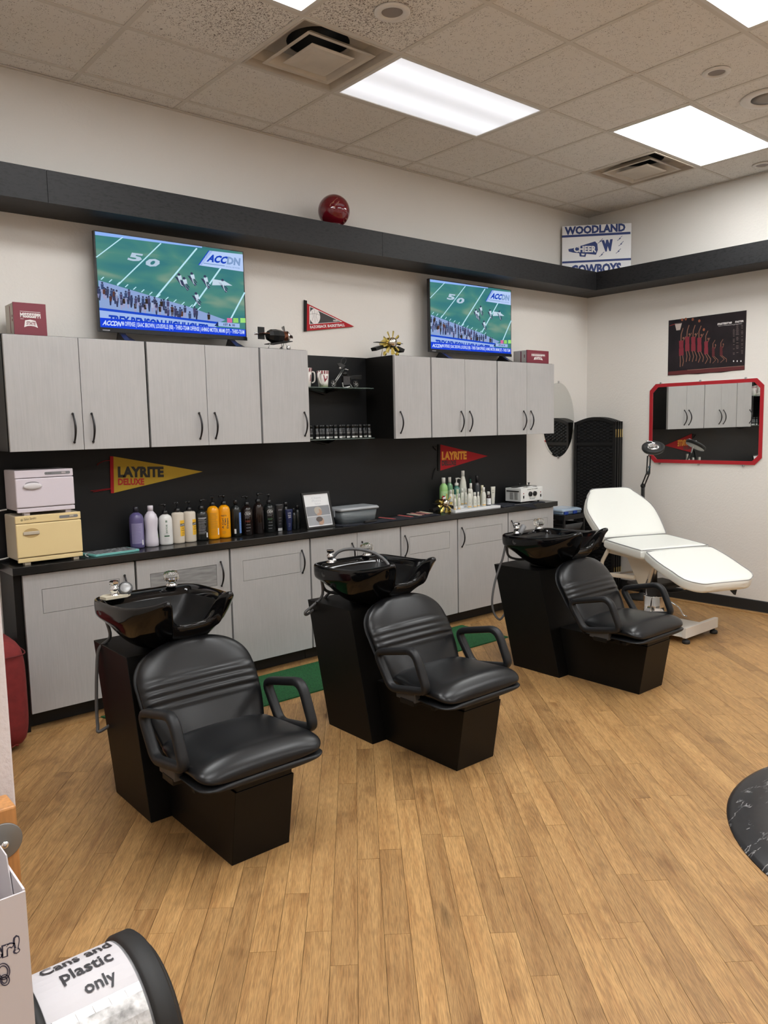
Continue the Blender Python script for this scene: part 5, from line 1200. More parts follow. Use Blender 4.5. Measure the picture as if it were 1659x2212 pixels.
P.disc(hair, .115, .125, .032, .025, 16); P.disc(sk, .128, .11, .020, .022, 14); P.disc(hair, .105, .118, .020, .022, 12); P.poly(sk, [(.10, .088), (.135, .088), (.128, .105), (.108, .105)])
P.disc(sk, .13, .047, .022, .026, 14); P.disc(dh, .115, .062, .028, .018, 14); P.poly(sk, [(.105, .022), (.14, .022), (.135, .04), (.112, .04)]); P.done('photo_print', t)
# towels laid on the worktop
def cloth(name, x0, x1, y0, y1, label, seed, drape=0, c=(.012, .014, .022)):
    rr = random.Random(seed); nx, ny = 26, 12; mb = MB(); mb.smooth = True; V_ = []
    for j in range(ny+1):
        for i in range(nx+1):
            u, v = i/nx, j/ny; x = x0+(x1-x0)*u+.006*math.sin(v*9+seed); y = y0+(y1-y0)*v+.008*math.sin(u*11+seed*2)
            z = ZC+.0035+.003*abs(math.sin(u*17+v*4+seed))+.003*abs(math.sin(v*9+u*6))
            V_.append((x, y, z))
    low = [(x, y, ZC+.0006) for x, y, z in V_]
    n = len(V_); F_ = []
    id_ = lambda i, j: j*(nx+1)+i
    for j in range(ny):
        for i in range(nx):
            F_.append((id_(i, j), id_(i+1, j), id_(i+1, j+1), id_(i, j+1))); F_.append((n+id_(i, j), n+id_(i, j+1), n+id_(i+1, j+1), n+id_(i+1, j)))
    edge = [id_(i, 0) for i in range(nx+1)]+[id_(nx, j) for j in range(1, ny+1)]+[id_(i, ny) for i in range(nx-1, -1, -1)]+[id_(0, j) for j in range(ny-1, 0, -1)]
    for a, b in zip(edge, edge[1:]+edge[:1]): F_.append((a, n+a, n+b, b))
    mb.add(V_+low, F_)
    if drape:   # corner hanging over the front edge
        xa, xb = x1-.30, x1+.02; mb.smooth = False
        mb.prism([(xa, -.3035, ZC+.008), (xb-.05, -.3035, ZC+.008), (xb, -.3035, ZC-.040), (xb-.12, -.3035, ZC-.018)], (0, -.003, 0)); mb.box(xa, xb-.05, -.3035, y0+.01, ZC+.002, ZC+.008)
    o = build(name, mb, mat('dark_navy_cloth', c, .95, bump=(.5, .003), scale=90)); setp(o, label, 'towel'); return o
cloth('towel', 1.60, 2.30, -.292, -.14, 'dark navy towel spread under the storage tub and clips', 1)
cloth('towel', 2.31, 2.545, -.285, -.13, 'dark navy towel left of the brass model plane on the worktop', 4)
cloth('towel', 3.26, 3.80, -.290, -.06, 'dark navy towel under the wax warmer, one corner over the edge', 6, 0)
build('towel_corner', MB().prism([(3.42, -.3032, ZC+.004), (3.62, -.3032, ZC+.004), (3.68, -.3032, ZC-.042), (3.56, -.3032, ZC-.020), (3.48, -.3032, ZC-.006)], (0, -.003, 0)).box(3.42, 3.62, -.306, -.292, ZC+.001, ZC+.005), mat('dark_navy_cloth', 0), bpy.data.objects['towel.002'])
# storage tub with lid
t = thing('storage_tub', 'translucent storage tub with a pale lid, right of the picture frame', 'storage tub', (1.78, -.15, ZC+.008))
z = ZC+.0085
def rrect(x0, x1, y0, y1, z, r=.02): return [Vector((p.x, p.y, z)) for p in fillet([(x0, y0, 0), (x1, y0, 0), (x1, y1, 0), (x0, y1, 0)], r, 4)]
x0, x1, y0, y1 = 1.625, 1.965, -.235, -.055
build('tub', MB().rings([rrect(x0+.02, x1-.02, y0+.015, y1-.015, z), rrect(x0+.005, x1-.005, y0+.004, y1-.004, z+.095), rrect(x0+.008, x1-.008, y0+.007, y1-.007, z+.095), rrect(x0+.023, x1-.023, y0+.018, y1-.018, z+.003)], cap0=True, cap1=True), mat('smoky_plastic', (.55, .62, .66), .2, trans=.75), t)
build('blue_cape', MB().box(x0+.028, x1-.028, y0+.024, y1-.024, z+.005, z+.05), mat('blue_contents', (.02, .06, .10), .8, bump=(.5, .01), scale=30), t, bevel=.012)
build('lid', MB().rings([rrect(x0-.004, x1+.004, y0-.004, y1+.004, z+.093), rrect(x0-.006, x1+.006, y0-.006, y1+.006, z+.104), rrect(x0+.004, x1-.004, y0+.004, y1-.004, z+.114), rrect(x0+.02, x1-.02, y0+.02, y1-.02, z+.110)]), mat('lid_pale', (.36, .38, .40), .3), t)
build('latch', MB().box(x0-.013, x0-.006, -.17, -.12, z+.05, z+.10), mat('lid_pale', 0), t, bevel=.002)
# remote control
t = thing('remote_control', 'small black remote control lying before the storage tub', 'remote', (1.85, -.268, ZC))
p_ = at(782, 1127, 2, ZC+.012); q_ = Vector((1.80, -.275, ZC+.010))
build('case', MB().prism(fillet([(1.80, -.287, ZC+.011), (1.93, -.262, ZC+.011), (1.925, -.235, ZC+.011), (1.795, -.26, ZC+.011)], .01, 3), (0, 0, .014)), mat('remote_black', (.012, .012, .013), .35), t, bevel=.002)
build('buttons', MB().lathe([(.008, ZC+.0249), (.007, ZC+.0272), (.001, ZC+.0272)], (1.845, -.265, 0), 14), M['grey'], t)
# hair clips / combs on the towel
cl = [(508, 487, 637, 500, 'coral'), (622, 473, 738, 488, 'coral'), (684, 466, 790, 480, 'cream'), (712, 462, 815, 478, 'pink'), (740, 456, 850, 473, 'pink'), (766, 453, 862, 468, 'cream')]
names = ['first from the left, coral', 'second from the left, coral', 'cream, overlapping a pink one', 'pink, in the middle of the pile', 'pink, behind the middle one', 'cream, rightmost of the pile']
for k, (a, b, c_, d, cn) in enumerate(cl):
    zz = ZC+.0105+.0022*max(0, k-1)
    A_ = at(620+a*.3617, 940+b*.3617, 2, zz); B_ = at(620+c_*.3617, 940+d*.3617, 2, zz); D_ = (B_-A_).normalized(); S2 = Vector((-D_.y, D_.x, 0))
    L_ = .17; mid = (A_+B_)/2; mid.z = 0; mid.y = min(max(mid.y, -.25), -.18); A_ = mid-D_*L_/2; B_ = mid+D_*L_/2; A_.z = B_.z = 0
    t = thing('comb', 'plastic parting comb on the towel, '+names[k], 'comb', (mid.x, mid.y, zz), 'combs on the towel')
    cm_ = mat('comb_'+cn, {'coral': (.62, .13, .12), 'cream': (.70, .64, .50), 'pink': (.66, .26, .24)}[cn], .4)
    build('spine', MB().prism([A_+S2*.004+Vector((0, 0, zz)), B_+S2*.006+Vector((0, 0, zz)), B_+S2*.014+Vector((0, 0, zz)), A_+S2*.012+Vector((0, 0, zz))], (0, 0, .002)), cm_, t)
    th_ = MB()
    for q in range(24):
        o_2 = A_+D_*(L_*(.04+.92*q/23)); o_2.z = zz
        th_.prism([o_2-D_*.0014+S2*.005, o_2+D_*.0014+S2*.005, o_2+D_*.0009-S2*.011, o_2-D_*.0009-S2*.011], (0, 0, .0018))
    to = build('teeth', th_, cm_, t); to['kind'] = 'stuff'
# white display tray and its bottles
t = thing('display_tray', 'white acrylic display tray full of small bottles on the worktop', 'tray', (3.0, -.17, ZC))
trw = mat('acrylic_white', (.78, .80, .82), .25)
build('base', MB().box(2.715, 3.245, -.272, -.125, ZC+.0006, ZC+.020), trw, t, bevel=.002)
build('riser', MB().box(2.735, 3.03, -.185, -.125, ZC+.020, ZC+.040), trw, t, bevel=.002)
def tb(a, top, w_, y, label, bm, capm=None, kind='sleeve', base=None, deco=None, sy=1):
    """display bottle placed by its centre, its top and its width as seen in a close-up"""
    base = ZC if base is None else base
    p = at(920+a*.1085, 1000+top*.1085, 1, y); x = p.x; h = p.z-base; dist = (Vector((x, y, base))-CAM).dot(_f); r = w_*.1085/2*dist/FPX
    if kind == 'sleeve': prof = [(r*.9, 0), (r, .003), (r, h*.58), (r*.82, h*.70), (r*.55, h*.76), (r*.5, h*.78)]; cap = (r*.55, h*.22)
    if kind == 'bell': prof = [(r*.92, 0), (r, .004), (r, h*.5), (r*.8, h*.7), (r*.48, h*.84), (r*.42, h*.86)]; cap = (r*.44, h*.14)
    if kind == 'jug': prof = [(r*.92, 0), (r, .004), (r, h*.68), (r*.85, h*.76), (r*.48, h*.82), (r*.42, h*.84)]; cap = (r*.45, h*.16)
    if kind == 'slope': prof = [(r*.92, 0), (r, .003), (r, h*.5), (r*.7, h*.66), (r*.62, h*.74)]; cap = (r*.62, h*.26)
    if kind == 'pump': prof = [(r*.92, 0), (r, .004), (r, h*.55), (r*.85, h*.64), (r*.4, h*.69), (r*.36, h*.70)]; cap = 'pump'
    capm = capm or bm
    t = bottle(x, y, prof, label, bm, cap if cap != 'pump' else 'pump', capm, deco(r, h) if deco else None, z=base, sy=sy, group='bottles on the display tray', ang=.35, d=(1, -.4))
    return t
white_b = C_('bottle_white', '#d6d6cc', .25); greenl = mat('green_liquid', (.30, .55, .20), .15); capw = C_('bottle_cap_white', '#dadad4', .3); orang = flat('label_amber', (.72, .40, .08))
dl = lambda r, h: (lambda P: (patch(P, orang, -r*.9, r*.7, h*.05, h*.10, 6), lines(P, flat('print_teal', (.10, .22, .22)), -r*.3, r*.3, h*.22, h*.30, 3), lines(P, flat('print_teal', 0), -r*.2, r*.2, h*.42, h*.5, 3, .0012)))
gl_ = lambda c: (lambda r, h: (lambda P: (patch(P, flat('lab'+c, c), -r*.9, r*1.0, h*.12, h*.60, 8), lines(P, pgr, -r*.1, r*.4, h*.42, h*.52, 3), lines(P, flat('lablt', (.5, .62, .4)), -r*.5, r*.5, h*.2, h*.3, 3))))
tb(350, 295, 168, -.085, 'large green bottle with a white cap, left end of the tray', greenl, capw, 'jug', None, gl_('#a9cf95'))
tb(472, 285, 128, -.062, 'green bottle with a white cap, second behind the tray', mat('green_liquid_dark', (.12, .28, .14), .12), capw, 'jug', None, gl_('#9fb48c'))
tb(607, 240, 132, -.062, 'clear green bottle with a white pump', mat('clear_green', (.06, .20, .16), .1), capw, 'pump', None, gl_('#c3cfd0'))
tb(735, 155, 150, -.070, 'tallest white bottle with a bell shoulder behind the tray', white_b, capw, 'bell', None, lambda r, h: (lambda P: (lines(P, pk, -r*.2, r*.5, h*.48, h*.53, 3), patch(P, flat('rust_small', (.5, .15, .08)), r*.2, r*.5, h*.38, h*.43, 2))))
tb(885, 322, 60, -.050, 'small amber bottle with a green dropper cap', C_('amber_glass', (.10, .03, .01), .1), C_('cap_green', (.01, .09, .06), .3), 'sleeve')
tb(1015, 250, 108, -.055, 'smoky spray bottle with a black nozzle and grey label', mat('smoke_glass', (.05, .055, .06), .1), blkp, 'sleeve', None, lambda r, h: (lambda P: (patch(P, flat('label_dark_grey', (.035, .035, .037)), -r*1.2, r*1.2, h*.05, h*.36, 8), lines(P, pw_, -r*.2, r*.5, h*.2, h*.22, 2))))
zr = ZC+.0405
tb(495, 535, 78, -.150, 'small white bottle with a white cap, left on the riser', white_b, capw, 'sleeve', zr, dl)
tb(540, 530, 50, -.138, 'narrow cream bottle squeezed behind the left riser bottles', C_('bottle_cream', '#cfc9ae', .3), None, 'slope', zr)
tb(630, 530, 82, -.140, 'pale green pointed bottle on the riser before the pump bottle', C_('bottle_palegreen', '#c7d4b4', .3), None, 'slope', zr)
tb(720, 510, 72, -.150, 'small white bottle in the middle of the riser', white_b, capw, 'sleeve', zr, dl)
tb(790, 498, 64, -.145, 'small cream bottle at the right end of the riser', white_b, capw, 'slope', zr, dl)
zb = ZC+.0205
tb(893, 405, 92, -.150, 'white bottle behind the tall front one on the tray', white_b, capw, 'sleeve', zb, dl)
tb(575, 630, 60, -.245, 'small white bottle with a grey print, front left of the tray', white_b, capw, 'sleeve', zb, dl)
tb(655, 612, 68, -.235, 'small white bottle, second in the front row of the tray', white_b, capw, 'sleeve', zb, dl)
tb(862, 512, 98, -.225, 'medium white bottle in the middle of the front row', white_b, capw, 'sleeve', zb, dl)
tb(972, 585, 82, -.225, 'short white bottle, left of two short twins at the front', white_b, capw, 'sleeve', zb, dl)
tb(1040, 578, 66, -.205, 'short white bottle, right of two short twins at the front', white_b, capw, 'sleeve', zb, dl)
tb(1120, 445, 86, -.150, 'tall cream bottle behind the right white one on the tray', C_('bottle_cream', 0), None, 'slope', zb)
tb(1150, 485, 92, -.215, 'medium white bottle at the right of the front row', white_b, capw, 'sleeve', zb, dl)
tb(1245, 570, 100, -.200, 'short dark brown bottle with a white label and cap', C_('brown_glass', (.02, .01, .01), .12), capw, 'sleeve', zb, lambda r, h: (lambda P: (patch(P, flat('paper_white', 0), -r*1.1, r*1.2, h*.06, h*.52, 8), lines(P, pk, -r*.1, r*.3, h*.2, h*.24, 2), patch(P, pk, -r*.55, -r*.50, h*.08, h*.5, 1))))
p_ = at(920+1335*.1085, 1000+475*.1085, 1, -.165)
bottle(p_.x, -.165, [(.017, 0), (.018, .002), (.018, .024), (.019, .026), (.026, p_.z-ZC-.024), (.026, p_.z-ZC-.02)], 'white and blue squeeze tube at the right end of the tray', white_b, None, None, lambda P: (P.poly(flat('tube_blue', (.03, .20, .50)), [(-.012, .034), (.020, .034), (.022, .058), (.010, .052), (-.005, .040)]), lines(P, pk, -.008, .014, .095, .102, 3), lines(P, pk, -.008, .014, .115, .12, 2)), z=ZC+.0205, sy=.5, group='bottles on the display tray', ang=.3, name='squeeze_tube', cat='tube')
# wax warmer
t = thing('wax_warmer', 'white double wax warmer with two black dials at the end of the worktop', 'wax warmer', (3.675, -.165, ZC+.008))
x0, x1, y0, y1, z0, z1 = 3.53, 3.822, -.25, -.075, ZC+.022, ZC+.137
wm = mat('warmer_white', (.76, .77, .75), .3)
build('casing', MB().box(x0, x1, y0, y1, z0, z1), wm, t, bevel=.004)
for a in (x0+.02, x1-.045):
    for b in (y0+.01, y1-.03): build('foot', MB().lathe([(.009, z0-.0135), (.010, z0+.001)], (a+.01, b+.01, 0), 10), M['rubber'], t)
for k, a in enumerate((x0+.082, x1-.082)):
    ld = build('lid', MB().lathe([(.070, z1), (.072, z1+.004), (.066, z1+.010), (.03, z1+.014), (.001, z1+.015)], (a, (y0+y1)/2, 0), 28), M['steel'], t)
    build('lid_knob', MB().lathe([(.005, z1+.014), (.005, z1+.026), (.011, z1+.032), (.011, z1+.036), (.001, z1+.037)], (a, (y0+y1)/2, 0), 12), M['rubber'], ld)
for a in (.125, .185): build('dial', MB().lathe([(.0215, 0), (.020, -.012), (.017, -.014), (.001, -.014)], (x0+a-.005, y0-.0005, z0+.062), 20, axis=1).box(x0+a-.009, x0+a-.001, y0-.019, y0-.013, z0+.044, z0+.080), M['rubber'], t)
for a in (.034, .262):
    build('rocker_switch', MB().box(x0+a-.007, x0+a+.007, y0-.004, y0, z0+.028, z0+.052), M['rubber'], t, bevel=.001)
    build('pilot_light', MB().lathe([(.005, 0), (.004, -.003), (.001, -.004)], (x0+a, y0-.0003, z0+.07), 10, axis=1), mat('pilot_red', (.35, .02, .02), .3), t)
build('side_grip', MB().box(x0-.012, x0, y0+.02, y1-.02, z1-.030, z1-.020), M['rubber'], t, bevel=.003)
sl = MB()
for q in range(7):
    for b in (y0+.035, y0+.085): sl.box(x0-.0035, x0, b, b+.035, z0+.020+q*.0085, z0+.0235+q*.0085)
so = build('vent_slats', sl, M['steel'], t); so['kind'] = 'stuff'
P = Print(yplane(y0)); P.text(pk, 'DOUBLE WAX WARMER', ((x0+.085, z1-.018), (x0+.225, z1-.014), (x0+.085, z1-.010)), .03, False)
P.text(flat('print_teal', 0), 'Kisay', ((x0+.12, z0+.012), (x0+.185, z0+.012), (x0+.12, z0+.030)), 0, False)
for a in (.022, .25): P.text(pk, 'ON', ((x0+a, z0+.014), (x0+a+.022, z0+.014), (x0+a, z0+.019)), 0, False)
P.done('lettering', t)
o = build('spatula', MB().prism([(3.40, -.29, ZC+.0095), (3.60, -.275, ZC+.0095), (3.64, -.262, ZC+.0095), (3.60, -.255, ZC+.0095), (3.42, -.272, ZC+.0095)], (0, 0, .002)), M['steel']); setp(o, 'flat metal spatula lying before the wax warmer', 'spatula')

# ================================================================== RIGHT CORNER
# folded woven screen
A_ = Vector((4.555, -.045, 0)); B_ = Vector((4.640, -.44, 0)); SD = (B_-A_); SWd = SD.length; SD.normalize(); SNn = Vector((-SD.y, SD.x, 0))   # SNn points right
if SNn.x < 0: SNn = -SNn
t = thing('folding_screen', 'folded black woven room divider standing in the corner', 'folding screen', ((A_+B_)/2+SNn*.07))
scm = mat('black_woven', (.005, .005, .0055), .6, bump=(.3, .001), scale=120, spec=.22); sct = mat('black_screen_wood', (.006, .006, .006), .4, spec=.35)
OFFp = [SNn*.034*k+SD*(-.004, .006, .012, .016)[k] for k in range(4)]
HT = 1.60
for k in range(4):
    O2 = A_+OFFp[k]; th_ = .022; pm = MB()
    def S3(s_, z_, n_): p = O2+SD*s_+SNn*n_; return Vector((p.x, p.y, z_))
    def bx(a, b, c, d, n0=0, n1=th_): pm.hexa([S3(a, c, n0), S3(b, c, n0), S3(b, c, n1), S3(a, c, n1), S3(a, d, n0), S3(b, d, n0), S3(b, d, n1), S3(a, d, n1)])
    W_ = SWd; bx(0, .026, .0, HT-.005); bx(W_-.026, W_, .0, HT-.005); bx(.026, W_-.026, 1.375, 1.40); bx(.026, W_-.026, .36, .385); bx(.026, W_-.026, .06, .085)
    pts = [(W_*i/14, HT-.01+.05*math.sin(PI*i/14)) for i in range(15)]
    pr = [S3(a, b, 0) for a, b in pts]+[S3(a, b-.03, 0) for a, b in pts[::-1]]; pm.prism(pr, SNn*th_)
    pn = build('panel_frame', pm, sct, t)
    if k == 0:
        wv = MB(); wv.smooth = False; cols_ = 11; cw = (W_-.056)/cols_
        for j in range(int((HT-.09)/.030)):
            z_ = .09+j*.030
            if .355 < z_+.028 < .39 or 1.37 < z_+.028 < 1.41: continue
            for i in range(cols_):
                a = .028+i*cw; hi = .002 if (i+j) % 2 else .0045; s0 = a+.0015; s1 = a+cw-.0015; zz_ = z_+(.015 if i % 2 else 0)
                zl = min(zz_+.026, HT-.02+.05*math.sin(PI*(a+cw/2)/W_))
                if zz_ > zl-.005: continue
                wv.add([S3(s0, zz_, hi+.004), S3(s1, zz_, hi+.004), S3(s1, zl, hi+.004), S3(s0, zl, hi+.004), S3(s0+.003, (zz_+zl)/2, hi+.0005), S3(s1-.003, (zz_+zl)/2, hi+.0005)],
                    [(0, 1, 5, 4), (4, 5, 2, 3), (0, 4, 3), (1, 2, 5), (0, 3, 2, 1)])
        wo = build('woven_strips', wv, scm, pn); wo['kind'] = 'stuff'
        bk = MB().prism([S3(.026, .085, .012), S3(W_-.026, .085, .012)]+[S3(W_*q/12, HT-.02+.05*math.sin(PI*q/12), .012) for q in range(11, 0, -1)], SNn*.004); build('web', bk, scm, pn)
    else: bk = MB().prism([S3(.026, .085, .006), S3(W_-.026, .085, .006)]+[S3(W_*q/12, HT-.02+.05*math.sin(PI*q/12), .006) for q in range(11, 0, -1)], SNn*.010); build('web', bk, scm, pn)
    for z_ in (1.45, .16):
        hg = MB(); hg.hexa([S3(W_-.001, z_, .002), S3(W_+.0015, z_, .002), S3(W_+.0015, z_, th_-.002), S3(W_-.001, z_, th_-.002), S3(W_-.001, z_+.075, .002), S3(W_+.0015, z_+.075, .002), S3(W_+.0015, z_+.075, th_-.002), S3(W_-.001, z_+.075, th_-.002)])
        build('hinge', hg, M['brass'], pn)
# rolling cart with a blue organiser box
t = thing('rolling_cart', 'black rolling cart with tray drawers beside the worktop end', 'cart', (4.21, -.17, 0))
x0, x1, y0, y1 = 4.05, 4.36, -.31, -.03; cm_ = mat('cart_black', (.012, .012, .013), .45)
for a in (x0, x1-.02):
    for b in (y0, y1-.02): build('post', MB().box(a, a+.02, b, b+.02, .05, .775), cm_, t, bevel=.004); build('caster', MB().lathe([(.022, -.009), (.024, 0), (.022, .009)], (a+.01, b+.01, .0265), 14, axis=0), M['rubber'], t)
build('top_tray', MB().box(x0-.002, x1+.002, y0-.002, y1+.002, .725, .745).box(x0-.002, x1+.002, y0-.004, y0+.008, .745, .768).box(x0-.002, x1+.002, y1-.008, y1+.004, .745, .768).box(x0-.004, x0+.008, y0+.008, y1-.008, .745, .768).box(x1-.008, x1+.004, y0+.008, y1-.008, .745, .768), cm_, t)
for z_ in (.60, .43, .26, .09):
    d = build('drawer', MB().rings([rrect(x0+.05, x1-.05, y0+.02, y1-.02, z_, .01), rrect(x0+.024, x1-.024, y0-.002, y1, z_+.085, .01), rrect(x0+.028, x1-.028, y0+.002, y1-.004, z_+.085, .01), rrect(x0+.054, x1-.054, y0+.024, y1-.024, z_+.004, .01)]), M['dkgrey'], t)
    build('runner', MB().box(x0+.006, x0+.02, y0+.02, y1-.02, z_+.075, z_+.085).box(x1-.02, x1-.006, y0+.02, y1-.02, z_+.075, z_+.085), cm_, t)
t = thing('organiser_box', 'clear organiser box with blue latches on the rolling cart', 'box', (4.19, -.17, .746))
cb = mat('clear_blue_plastic', (.42, .58, .78), .2, trans=.5)
build('tray', MB().rings([rrect(4.065, 4.335, -.285, -.06, .769, .02), rrect(4.060, 4.340, -.29, -.055, .795, .02)]), cb, t)
build('lid', MB().rings([rrect(4.056, 4.344, -.294, -.051, .796, .02), rrect(4.060, 4.340, -.29, -.055, .812, .02), rrect(4.085, 4.315, -.265, -.08, .822, .02)]), mat('clear_lid_plastic', (.50, .62, .76), .2, trans=.3), t)
for a in (4.07, 4.20): build('latch', MB().box(a, a+.055, -.302, -.291, .772, .800), mat('latch_blue', (.01, .05, .32), .35), t, bevel=.003)
# magnifier lamp
lb_ = Vector((4.62, -.74, 0))
t = thing('magnifier_lamp', 'black magnifier lamp on a pole by the framed mirror', 'lamp', lb_)
build('base', MB().lathe([(.13, .0005), (.135, .006), (.12, .02), (.03, .028), (.02, .05)], lb_, 28), M['rubber'], t)
px_ = lambda q, y: at(q[0], q[1], 1, y)
build('pole', MB().cyl(lb_+Vector((0, 0, .04)), lb_+Vector((-.02, -.01, 1.02)), .016, 12), M['rubber'], t)
jt = lb_+Vector((-.02, -.01, 1.02)); j2 = at(1400, 1022, 1, -.87); j3 = at(1402, 985, 1, -.90)
arm = MB(); 
for sy in (-.014, .014): arm.sweep([jt+Vector((0, sy, 0)), j2+Vector((0, sy, 0)), j3+Vector((0, sy, 0))], .006, 8)
build('arm', arm.sphere(jt, .022, 12, 8).sphere(j2, .016, 12, 8), M['rubber'], t)
build('knob', MB().sphere(at(1403, 1009, 1, -.90), .012, 10, 8).cyl(j2, at(1403, 1009, 1, -.90), .005, 8), mat('teal_knob', (.02, .05, .07), .4), t)
hc = at(1411, 967, 1, -.94); tl = Vector((-.42, -.27, .86)).to_track_quat('Z', 'Y').to_matrix()
hd = build('lamp_head', MB().lathe([(.058, -.012), (.080, -.016), (.094, -.006), (.094, .010), (.085, .016), (.064, .014), (.060, .010)], hc, 36, tilt=tl), M['rubber'], t)
build('lens', MB().lathe([(.064, .012), (.03, .017), (.001, .019)], hc, 28, tilt=tl), mat('lens_glass', (.75, .75, .75), .05, .9), hd)
build('light_ring', MB().lathe([(.088, -.0175), (.060, -.0175), (.060, -.0165)], hc, 32, tilt=tl), mat('ring_tube', (.6, .6, .57), .4), hd)
build('head_joint', MB().sweep([j3, hc+Vector((-.02, .03, .03)), hc+Vector((-.005, .0, .035))], .007, 8).sweep([hc+Vector((.02, .05, .055)), hc+Vector((.03, .0, .035))], .005, 8).sweep([hc+Vector((.0, .07, .055)), hc+Vector((.045, .04, .05))], .004, 8), M['chrome'], t)
build('cable', MB().sweep(smoothpath([jt+Vector((-.025, -.02, -.02)), jt+Vector((-.045, -.03, -.15)), jt+Vector((-.04, -.03, -.3)), lb_+Vector((-.03, -.03, .3))], 5), .004, 6), M['rubber'], t)
lb_ = None

# treatment bed: local frame, +Y towards the head
BR = math.radians(-22); BO = Vector((3.96, -1.26, 0))
bed = thing('treatment_bed', 'white padded treatment bed with raised back, at the right wall', 'treatment bed', BO, rz=BR, local=True)
def bsec(y, z, hw, ht, ang, cr=.006): return ((0, y, z), (1, 0, 0), (0, -math.sin(ang), math.cos(ang)), hw, ht, cr)
def bedpad(name, y0, z0, y1, z1, widths, ht=.045):
    L = math.hypot(y1-y0, z1-z0); ang = math.atan2(z1-z0, y1-y0); ang = ang if abs(ang) < PI/2 else ang-math.copysign(PI, ang); S = []
    for f, hw in widths:
        e = min(f, 1-f)*L; k = 1 if e > .03 else math.sqrt(max(.02, 1-((.03-e)/.0305)**2)); S.append(bsec(y0+(y1-y0)*f, z0+(z1-z0)*f, hw, ht*k, ang))
    o = build(name, pad(MB(), S, 44, 9, 5), M['bedwhite'], bed, sub=1)
    # piping round the top edge
    nrm = Vector((0, -math.sin(ang), math.cos(ang))); top = []
    for f, hw in widths: top.append(Vector((hw*.978, y0+(y1-y0)*min(max(f, .018), .982), z0+(z1-z0)*min(max(f, .018), .982)))+nrm*ht*.80)
    top2 = [Vector((-p.x, p.y, p.z)) for p in top[::-1]]
    build('piping', MB().sweep(top+top2, .0027, 6, closed=True), M['piping'], o)
    return o
fs = [0, .015, .04, .08, .16, .3, .45, .6, .72, .82, .89, .94, .97, .99, 1]
bedpad('seat_pad', .245, .612, -.255, .590, [(f, .315+.004*math.sin(PI*f)) for f in [0, .02, .05, .1, .3, .5, .7, .9, .95, .98, 1]])
def legw(f): return .30+.02*math.sin(PI*min(1, f*1.4)) if f < .72 else .310*(1-.45*((f-.72)/.28)**2.7)
bedpad('leg_pad', -.268, .590, -.80, .425, [(f, legw(f)) for f in fs])
def backw(f):
    if f < .55: return .300+.036*math.sin(PI/2*min(1, f/.5))
    if f < .84: return .336-.085*((f-.55)/.29)**1.4
    if f < .90: return .251-.030*(.5-.5*math.cos(PI*(f-.84)/.06))
    return .221*(1-.32*((f-.90)/.10)**2.5)
bedpad('back_pad', .262, .625, .66, 1.005, [(f, backw(f)) for f in [0, .015, .04, .08, .2, .35, .5, .6, .68, .76, .82, .85, .87, .90, .93, .96, .985, 1]])
cmw = M['cream_metal']
for sx in (-1, 1):
    tb_ = [(sx*.26, .25, .56), (sx*.27, .33, .44), (sx*.27, .31, .375), (sx*.26, .25, .352), (sx*.20, -.02, .37)]
    build('side_tube', MB().sweep(fillet([Vector(p) for p in tb_], [.01, .03, .04, .03, .01], 4, closed=False), .016, 8, rx=.011, ry=.018), cmw, bed)
    build('rail', MB().box(sx*.24-.014, sx*.24+.014, -.27, .27, .528, .560), cmw, bed, bevel=.003)
    build('leg_rail', MB().hexa([(sx*.22-.014, -.64, .395), (sx*.22+.014, -.64, .395), (sx*.22+.014, -.24, .53), (sx*.22-.014, -.24, .53), (sx*.22-.014, -.64, .42), (sx*.22+.014, -.64, .42), (sx*.22+.014, -.24, .555), (sx*.22-.014, -.24, .555)]), cmw, bed)
    build('brace', MB().prism([(sx*.16, .16, .53), (sx*.16, -.02, .30), (sx*.16, -.08, .30), (sx*.16, -.20, .53)], (.004, 0, 0)), cmw, bed)
    build('strut', MB().cyl((sx*.19, -.25, .54), (sx*.14, -.10, .30), .012, 10), cmw, bed)
build('cross_tube', MB().cyl((-.27, .305, .345), (.27, .305, .345), .009, 10), M['steel'], bed)
build('tilt_knob', MB().sphere((-.285, .31, .365), .013, 12, 8).sweep(smoothpath([(-.285, .31, .35), (-.295, .315, .335), (-.292, .32, .32), (-.28, .32, .315)], 4), .003, 6), M['chrome'], bed)
build('top_plate', MB().box(-.17, .17, -.12, .12, .296, .316), M['dkgrey'], bed, bevel=.004)
build('upper_column', MB().lathe([(.022, .28), (.022, .53)], (0, 0, 0), 16), M['steel'], bed)
build('pedals', MB().box(-.02, .20, -.19, -.09, .30, .318).box(.0, .16, -.20, -.12, .262, .272), M['rubber'], bed, bevel=.003)
build('column', MB().lathe([(.085, .052), (.085, .06), (.080, .065), (.080, .20), (.084, .205), (.084, .212), (.066, .216), (.066, .296)], (0, 0, 0), 32), M['chrome'], bed)
rot = Matrix.Rotation(-BR, 3, 'Z')
def plate(x0, x1, y0, y1, z0, z1):   # given in room axes round the column
    c = [(x0, y0), (x1, y0), (x1, y1), (x0, y1)]; v = [rot @ Vector((a, b, z0)) for a, b in c]+[rot @ Vector((a, b, z1)) for a, b in c]; return v
pb = MB().hexa(plate(-.46, .005, -.53, -.50, .042, .118)).hexa(plate(-.46, .005, -.50, .42, .046, .056)).hexa(plate(-.46, .005, .42, .45, .042, .118))
build('base_plate', pb, M['bedframe'], bed, bevel=.003)
for a, b in ((-.43, -.515), (-.03, -.515), (-.43, .43), (-.03, .43)):
    q = rot @ Vector((a, b, 0)); build('levelling_foot', MB().lathe([(.026, .0006), (.028, .004), (.028, .020), (.020, .026), (.008, .028), (.008, .044)], q, 16), M['rubber'], bed)
